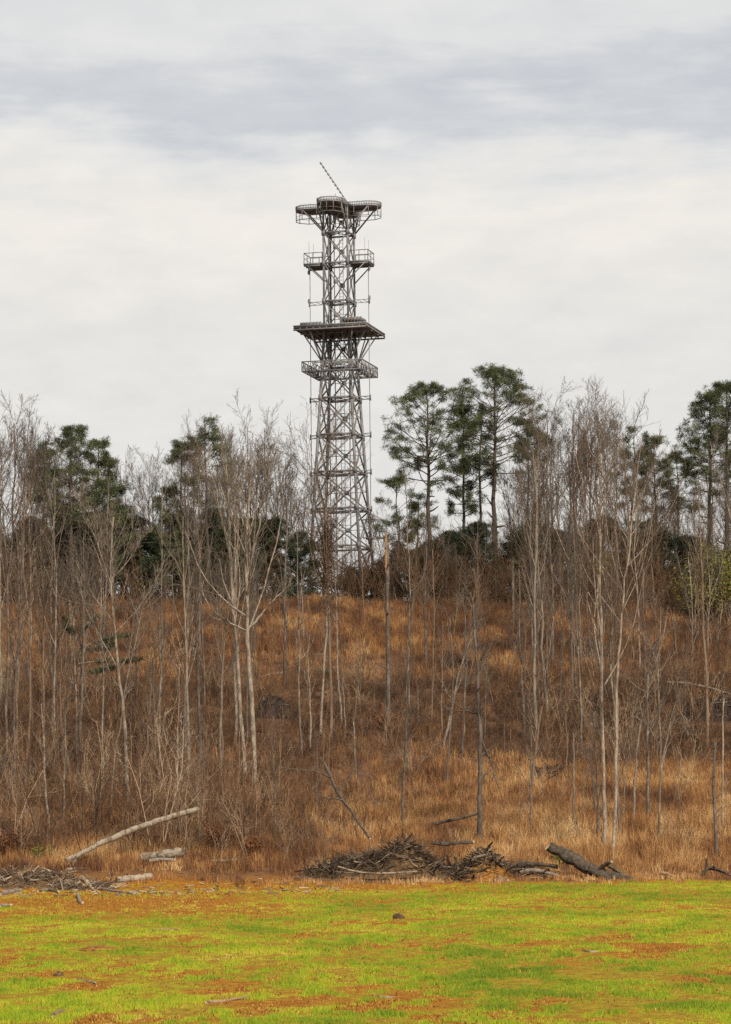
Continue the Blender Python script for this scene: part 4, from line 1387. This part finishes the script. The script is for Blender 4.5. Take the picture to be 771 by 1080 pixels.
log([(160, 982), (174, 981), (188, 981)], 1.5, 'tan', 'tan stick on the grass below the pale split log', 'fallen_stick', 'stick', seed=32)
log([(218, 1059), (238, 1057), (262, 1053)], 2.2, 'tan', 'longest tan stick lying low in the field', 'fallen_stick', 'stick', seed=33)
log([(82, 1034), (92, 1036), (101, 1038)], 1.8, 'pale', 'pale twig on the grass at left', 'fallen_stick', 'stick', seed=34)
log([(396, 1052), (406, 1053), (418, 1053)], 1.7, 'pale', 'pale twig in the middle foreground soil patch', 'fallen_stick', 'stick', seed=35)
log([(616, 1004), (622, 1005), (630, 1005)], 1.8, 'pale', 'pale chip in the right soil patch', 'fallen_stick', 'stick', seed=36)
log([(56, 1074), (61, 1070), (68, 1068)], 3.2, 'tan', 'tan root clump at the lower left corner', 'offcut', 'wood piece', seed=37)


def drop_to_ground(o, pad):
    pass


# fix: logs given on the field lie on the ground at their own pixel
def mound(px, Y, w, dpt, h, tone_mat, name, label, cat, sticks, seed, stick_len=(0.5, 2.2), top=None):
    rg = np.random.default_rng(1300 + seed)
    b = stand(px, Y)
    root = empty(name, b)
    nx, ny = 170, 64
    u, v = np.meshgrid(np.linspace(-1, 1, nx), np.linspace(-1, 1, ny))
    X = u * w / 2; Yy = v * dpt / 2

    def hh(X, Yy):
        uu = X / (w / 2); vv = Yy / (dpt / 2)
        n = .68 * fbm((X + px) / 1.6, (Yy + seed) / 1.6, 4) + .32 * fbm((X + px) / .28, (Yy + seed) / .28, 2)
        e = np.clip(1 - uu ** 2, 0, 1) ** .6 * np.clip(1 - vv ** 2, 0, 1) ** .7
        z = e * h * (.35 + 1.1 * n)
        if top is not None:
            for (tx, tw, th) in top:
                z = z + e * th * np.exp(-((X - tx) / tw) ** 2) * (.5 + n)
        return z
    Zz = hh(X, Yy) + H(b[0] + X, b[1] + Yy) - b[2] - .08
    i = np.arange(nx * ny).reshape(ny, nx)
    q = np.stack([i[:-1, :-1], i[:-1, 1:], i[1:, 1:], i[1:, :-1]], -1).reshape(-1, 4)
    MB().add(np.stack([X, Yy, Zz], -1).reshape(-1, 3), q, a=fbm(X.ravel() / .8, Yy.ravel() / .8, 3)).build('soil_mound', tone_mat, root, True)
    mb = MB()
    n = sticks
    sx = rg.uniform(-1, 1, n) * w / 2 * .96; sy = rg.uniform(-1, .7, n) * dpt / 2 * .9
    if top is not None:
        k = rg.random(n) < .4
        tx = np.array([top[j][0] for j in rg.integers(0, len(top), n)])
        sx = np.where(k, tx + rg.normal(0, 1.0, n), sx); sy = np.where(k, rg.normal(0, .35, n), sy)
    sz = hh(sx, sy) + H(b[0] + sx, b[1] + sy) - b[2] + rg.uniform(-.05, .2, n)
    az = rg.normal(0, .95, n) + (rg.random(n) < .5) * PI
    el = rg.normal(.12, .42, n)
    d = np.stack([np.cos(az) * np.cos(el), np.sin(az) * np.cos(el) * .8, np.sin(el)], -1)
    ln = rg.uniform(*stick_len, n)
    Q = poly_grow(np.stack([sx, sy, sz], -1) - d * ln[:, None] * .5, d, ln, 4, .12, 0, rg)
    r0 = rg.gamma(1.6, .012, n) + .009
    tubes(mb, Q, r0[:, None] * np.array([[1, .9, .8, .6]]), 5, a=np.clip(rg.beta(1.6, 2.2, n) + (.28 if name == 'debris_mound' else 0), 0, 1))
    Q2, r2 = children_of(Q, r0[:, None] * np.ones((1, 4)), 2, (.3, 1), (.6, .3), .35, 3, .2, 0, rg, .008)
    tubes(mb, Q2, r2, 3, a=np.repeat(np.clip(rg.beta(1.6, 2.2, n), 0, 1), 2))
    t = mb.build('branch_tangle', MT['stick'], root); t['kind'] = 'stuff'
    tag(root, label, cat)
    return root


def mulch(name, stops):
    m, nt, b = mat(name)
    g = N(nt, 'ShaderNodeNewGeometry')
    c = ramp(nt, stops, noise(nt, g.outputs['Position'], 5.5, 8, .8))
    nt.links.new(c, b.inputs['Base Color'])
    return m


MT['mulch'] = mulch('mulch_soil', [(.3, (.04, .02, .012)), (.44, (.14, .06, .02)), (.56, (.32, .14, .025)), (.68, (.33, .26, .03)), (.8, (.40, .28, .07))])
MT['mulch_dark'] = mulch('mulch_dark', [(.3, (.03, .019, .012)), (.5, (.10, .058, .03)), (.62, (.22, .13, .05)), (.75, (.33, .22, .11))])
MT['mulch_black'] = mulch('mulch_black', [(.3, (.012, .010, .009)), (.55, (.035, .025, .02)), (.75, (.10, .065, .045))])
mound(412, 168.8, 10.6, 4.0, .8, MT['mulch_dark'], 'brush_pile', 'dark jumbled brush pile peaking in the middle of the field edge', 'brush pile', 900, 1, top=((.9, 1.5, 1.25), (-1.8, 1.4, .45)))
mound(522, 168.6, 6.8, 3.4, .6, MT['mulch'], 'soil_heap', 'orange and mossy soil heap with sticks joined to the right of the brush pile', 'soil heap', 480, 8, (.4, 1.6), top=((-.9, 1.1, .7),))
mound(30, 163.5, 6.0, 3.0, .75, MT['mulch_dark'], 'debris_mound', 'dark mulch mound with sticks at the left field edge', 'debris mound', 190, 2, (.4, 1.5))
mound(90, 161, 4.0, 2.2, .3, MT['mulch_dark'], 'debris_mound', 'flatter stick heap around the grey board', 'debris mound', 90, 3, (.4, 1.3))
mound(290, 243.5, 3.6, 2.4, 1.7, MT['mulch_black'], 'root_ball', 'black root ball with tangled roots on the slope below the dark trunk', 'root ball', 90, 4, (.6, 1.8))
mound(617, 274, 3.0, 2.0, 1.6, MT['mulch_black'], 'root_ball', 'dark root ball high on the slope left of the pale clump', 'root ball', 60, 5, (.5, 1.5))
mound(580, 209, 3.4, 2.0, .7, MT['mulch_dark'], 'branch_heap', 'small heap of dark branches in the tan grass right of the burled trunk', 'branch heap', 70, 6, (.5, 1.6))
mound(752, 240, 6.5, 4.0, 1.6, MT['mulch_black'], 'branch_heap', 'dark branch heap under the long pale trunk on the right slope', 'branch heap', 120, 7, (.6, 2.2))


def clod(px, y, w, h, m, label, seed, name='soil_clod', cat='clod'):
    rg = np.random.default_rng(1500 + seed)
    b = ground_at_px(px, y); k = b[1] / F
    n = 12; m_ = 7
    th = np.linspace(0, 2 * PI, n, endpoint=False); ph = np.linspace(-.3, PI / 2, m_)
    v = []
    for p in ph:
        for t in th:
            rr = .9 + rg.normal(0, .13)
            v.append((math.cos(t) * math.cos(p) * w * k / 2 * rr, math.sin(t) * math.cos(p) * w * k / 2 * rr, math.sin(p) * h * k * rr * (.7 + .6 * rg.random())))
    i = np.arange(n * m_).reshape(m_, n)
    q = np.stack([i[:-1], np.roll(i[:-1], -1, 1), np.roll(i[1:], -1, 1), i[1:]], -1).reshape(-1, 4)
    o = MB().add(v, q).build(name, m); o.location = b
    tag(o, label, cat)


clod(421, 969, 14, 6, MT['mulch_dark'], 'dark stump like clod alone in the middle of the field', 1, 'stump_clod')
clod(102, 1002, 40, 4, MT['mulch'], 'flat brown clod in the field below the left debris', 2)
clod(62, 1030, 12, 5, MT['mulch_dark'], 'small dark clod at the left of the field', 3)


def chips():
    rg = np.random.default_rng(5)
    n = 420
    Y = rg.uniform(146, 169, n); X = rg.uniform(-26, 3, n)
    k = rg.random(n) < smooth(3, -10, X) * .8 + .15
    X, Y = X[k], Y[k]; n = len(X)
    az = rg.normal(0, .6, n); ln = rg.uniform(.08, .6, n)
    d = np.stack([np.cos(az), np.sin(az), rg.normal(0, .12, n)], -1)
    p = np.stack([X, Y, H(X, Y) + .03], -1)
    mb = MB(); tubes(mb, np.stack([p - d * ln[:, None] / 2, p, p + d * ln[:, None] / 2], 1), (rg.uniform(.012, .05, n))[:, None] * np.array([[.8, 1, .7]]), 5, a=rg.uniform(.3, 1, n))
    tag(mb.build('wood_debris', MT['stick']), 'pale wood chips strewn over the orange soil at the left field edge', 'wood debris', kind='stuff')


chips()


# ------------------------------------------------------------------ sky and sun
SUN_EL, SUN_AZ = R(34), R(150)        # azimuth clockwise from +Y: behind the camera, to the right
w = bpy.data.worlds.new('World'); S.world = w; w.use_nodes = True
nt = w.node_tree
bg = nt.nodes['Background']; bg.inputs['Strength'].default_value = .1
sky = N(nt, 'ShaderNodeTexSky', sky_type='NISHITA'); sky.sun_disc = False
sky.sun_elevation = SUN_EL; sky.sun_rotation = SUN_AZ
tc = N(nt, 'ShaderNodeTexCoord')
sp = N(nt, 'ShaderNodeSeparateXYZ'); nt.links.new(tc.outputs['Generated'], sp.inputs[0])
dirv = tc.outputs['Generated']
nA = noise(nt, mapped(nt, dirv, (6, 6, 16)), 1.8, 6, .55)
nB = noise(nt, mapped(nt, dirv, (9, 9, 60)), 1.3, 7, .6)
zz = mathn(nt, 'ADD', sp.outputs['Z'], mathn(nt, 'MULTIPLY', mathn(nt, 'SUBTRACT', nA, .5), .075))
zz = mathn(nt, 'ADD', zz, mathn(nt, 'MULTIPLY', mathn(nt, 'SUBTRACT', nB, .5), .045))
zz = mathn(nt, 'ADD', zz, mathn(nt, 'MULTIPLY', sp.outputs['X'], -.045))
ce = lambda *c: tuple(((v / 255 + .055) / 1.055) ** 2.4 for v in c)
cl = ramp(nt, [(.0, ce(228, 226, 222)), (.14, ce(230, 228, 224)), (.185, ce(233, 230, 225)), (.220, ce(242, 237, 229)), (.236, ce(230, 229, 227)), (.249, ce(205, 208, 212)), (.259, ce(209, 211, 214)), (.271, ce(226, 226, 225)), (.32, ce(222, 222, 222)), (.6, ce(214, 216, 220))], zz)
nC = noise(nt, mapped(nt, dirv, (14, 14, 34)), 2.2, 8, .6)
st = ramp(nt, [(.30, (.93, .937, .952)), (.5, (.985, .985, .985)), (.68, (1.035, 1.03, 1.02))], nC)
cl = mixc(nt, 1.0, cl, st, 'MULTIPLY')
sc = N(nt, 'ShaderNodeVectorMath', operation='SCALE'); sc.inputs['Scale'].default_value = 10.3
nt.links.new(cl, sc.inputs[0])
mx = mixc(nt, .95, sky.outputs[0], sc.outputs[0])
nt.links.new(mx, bg.inputs['Color'])

sl = bpy.data.lights.new('sun', 'SUN'); sl.energy = 4.2; sl.angle = R(5); sl.color = (1, .93, .83)
so = bpy.data.objects.new('sun', sl); COL.objects.link(so)
sdir = Vector((math.sin(SUN_AZ) * math.cos(SUN_EL), math.cos(SUN_AZ) * math.cos(SUN_EL), math.sin(SUN_EL)))
so.rotation_euler = sdir.to_track_quat('Z', 'Y').to_euler()

vs = S.view_settings
vs.view_transform = 'Standard'; vs.look = 'None'; vs.exposure = 0; vs.gamma = 1; vs.use_curve_mapping = False
S.render.engine = 'CYCLES'
S.cycles.use_denoising = False
S.cycles.sample_clamp_direct = 4; S.cycles.sample_clamp_indirect = 2
S.cycles.max_bounces = 4; S.cycles.diffuse_bounces = 2; S.cycles.glossy_bounces = 1; S.cycles.transmission_bounces = 1
S.cycles.caustics_reflective = False; S.cycles.caustics_refractive = False
S.render.film_transparent = False
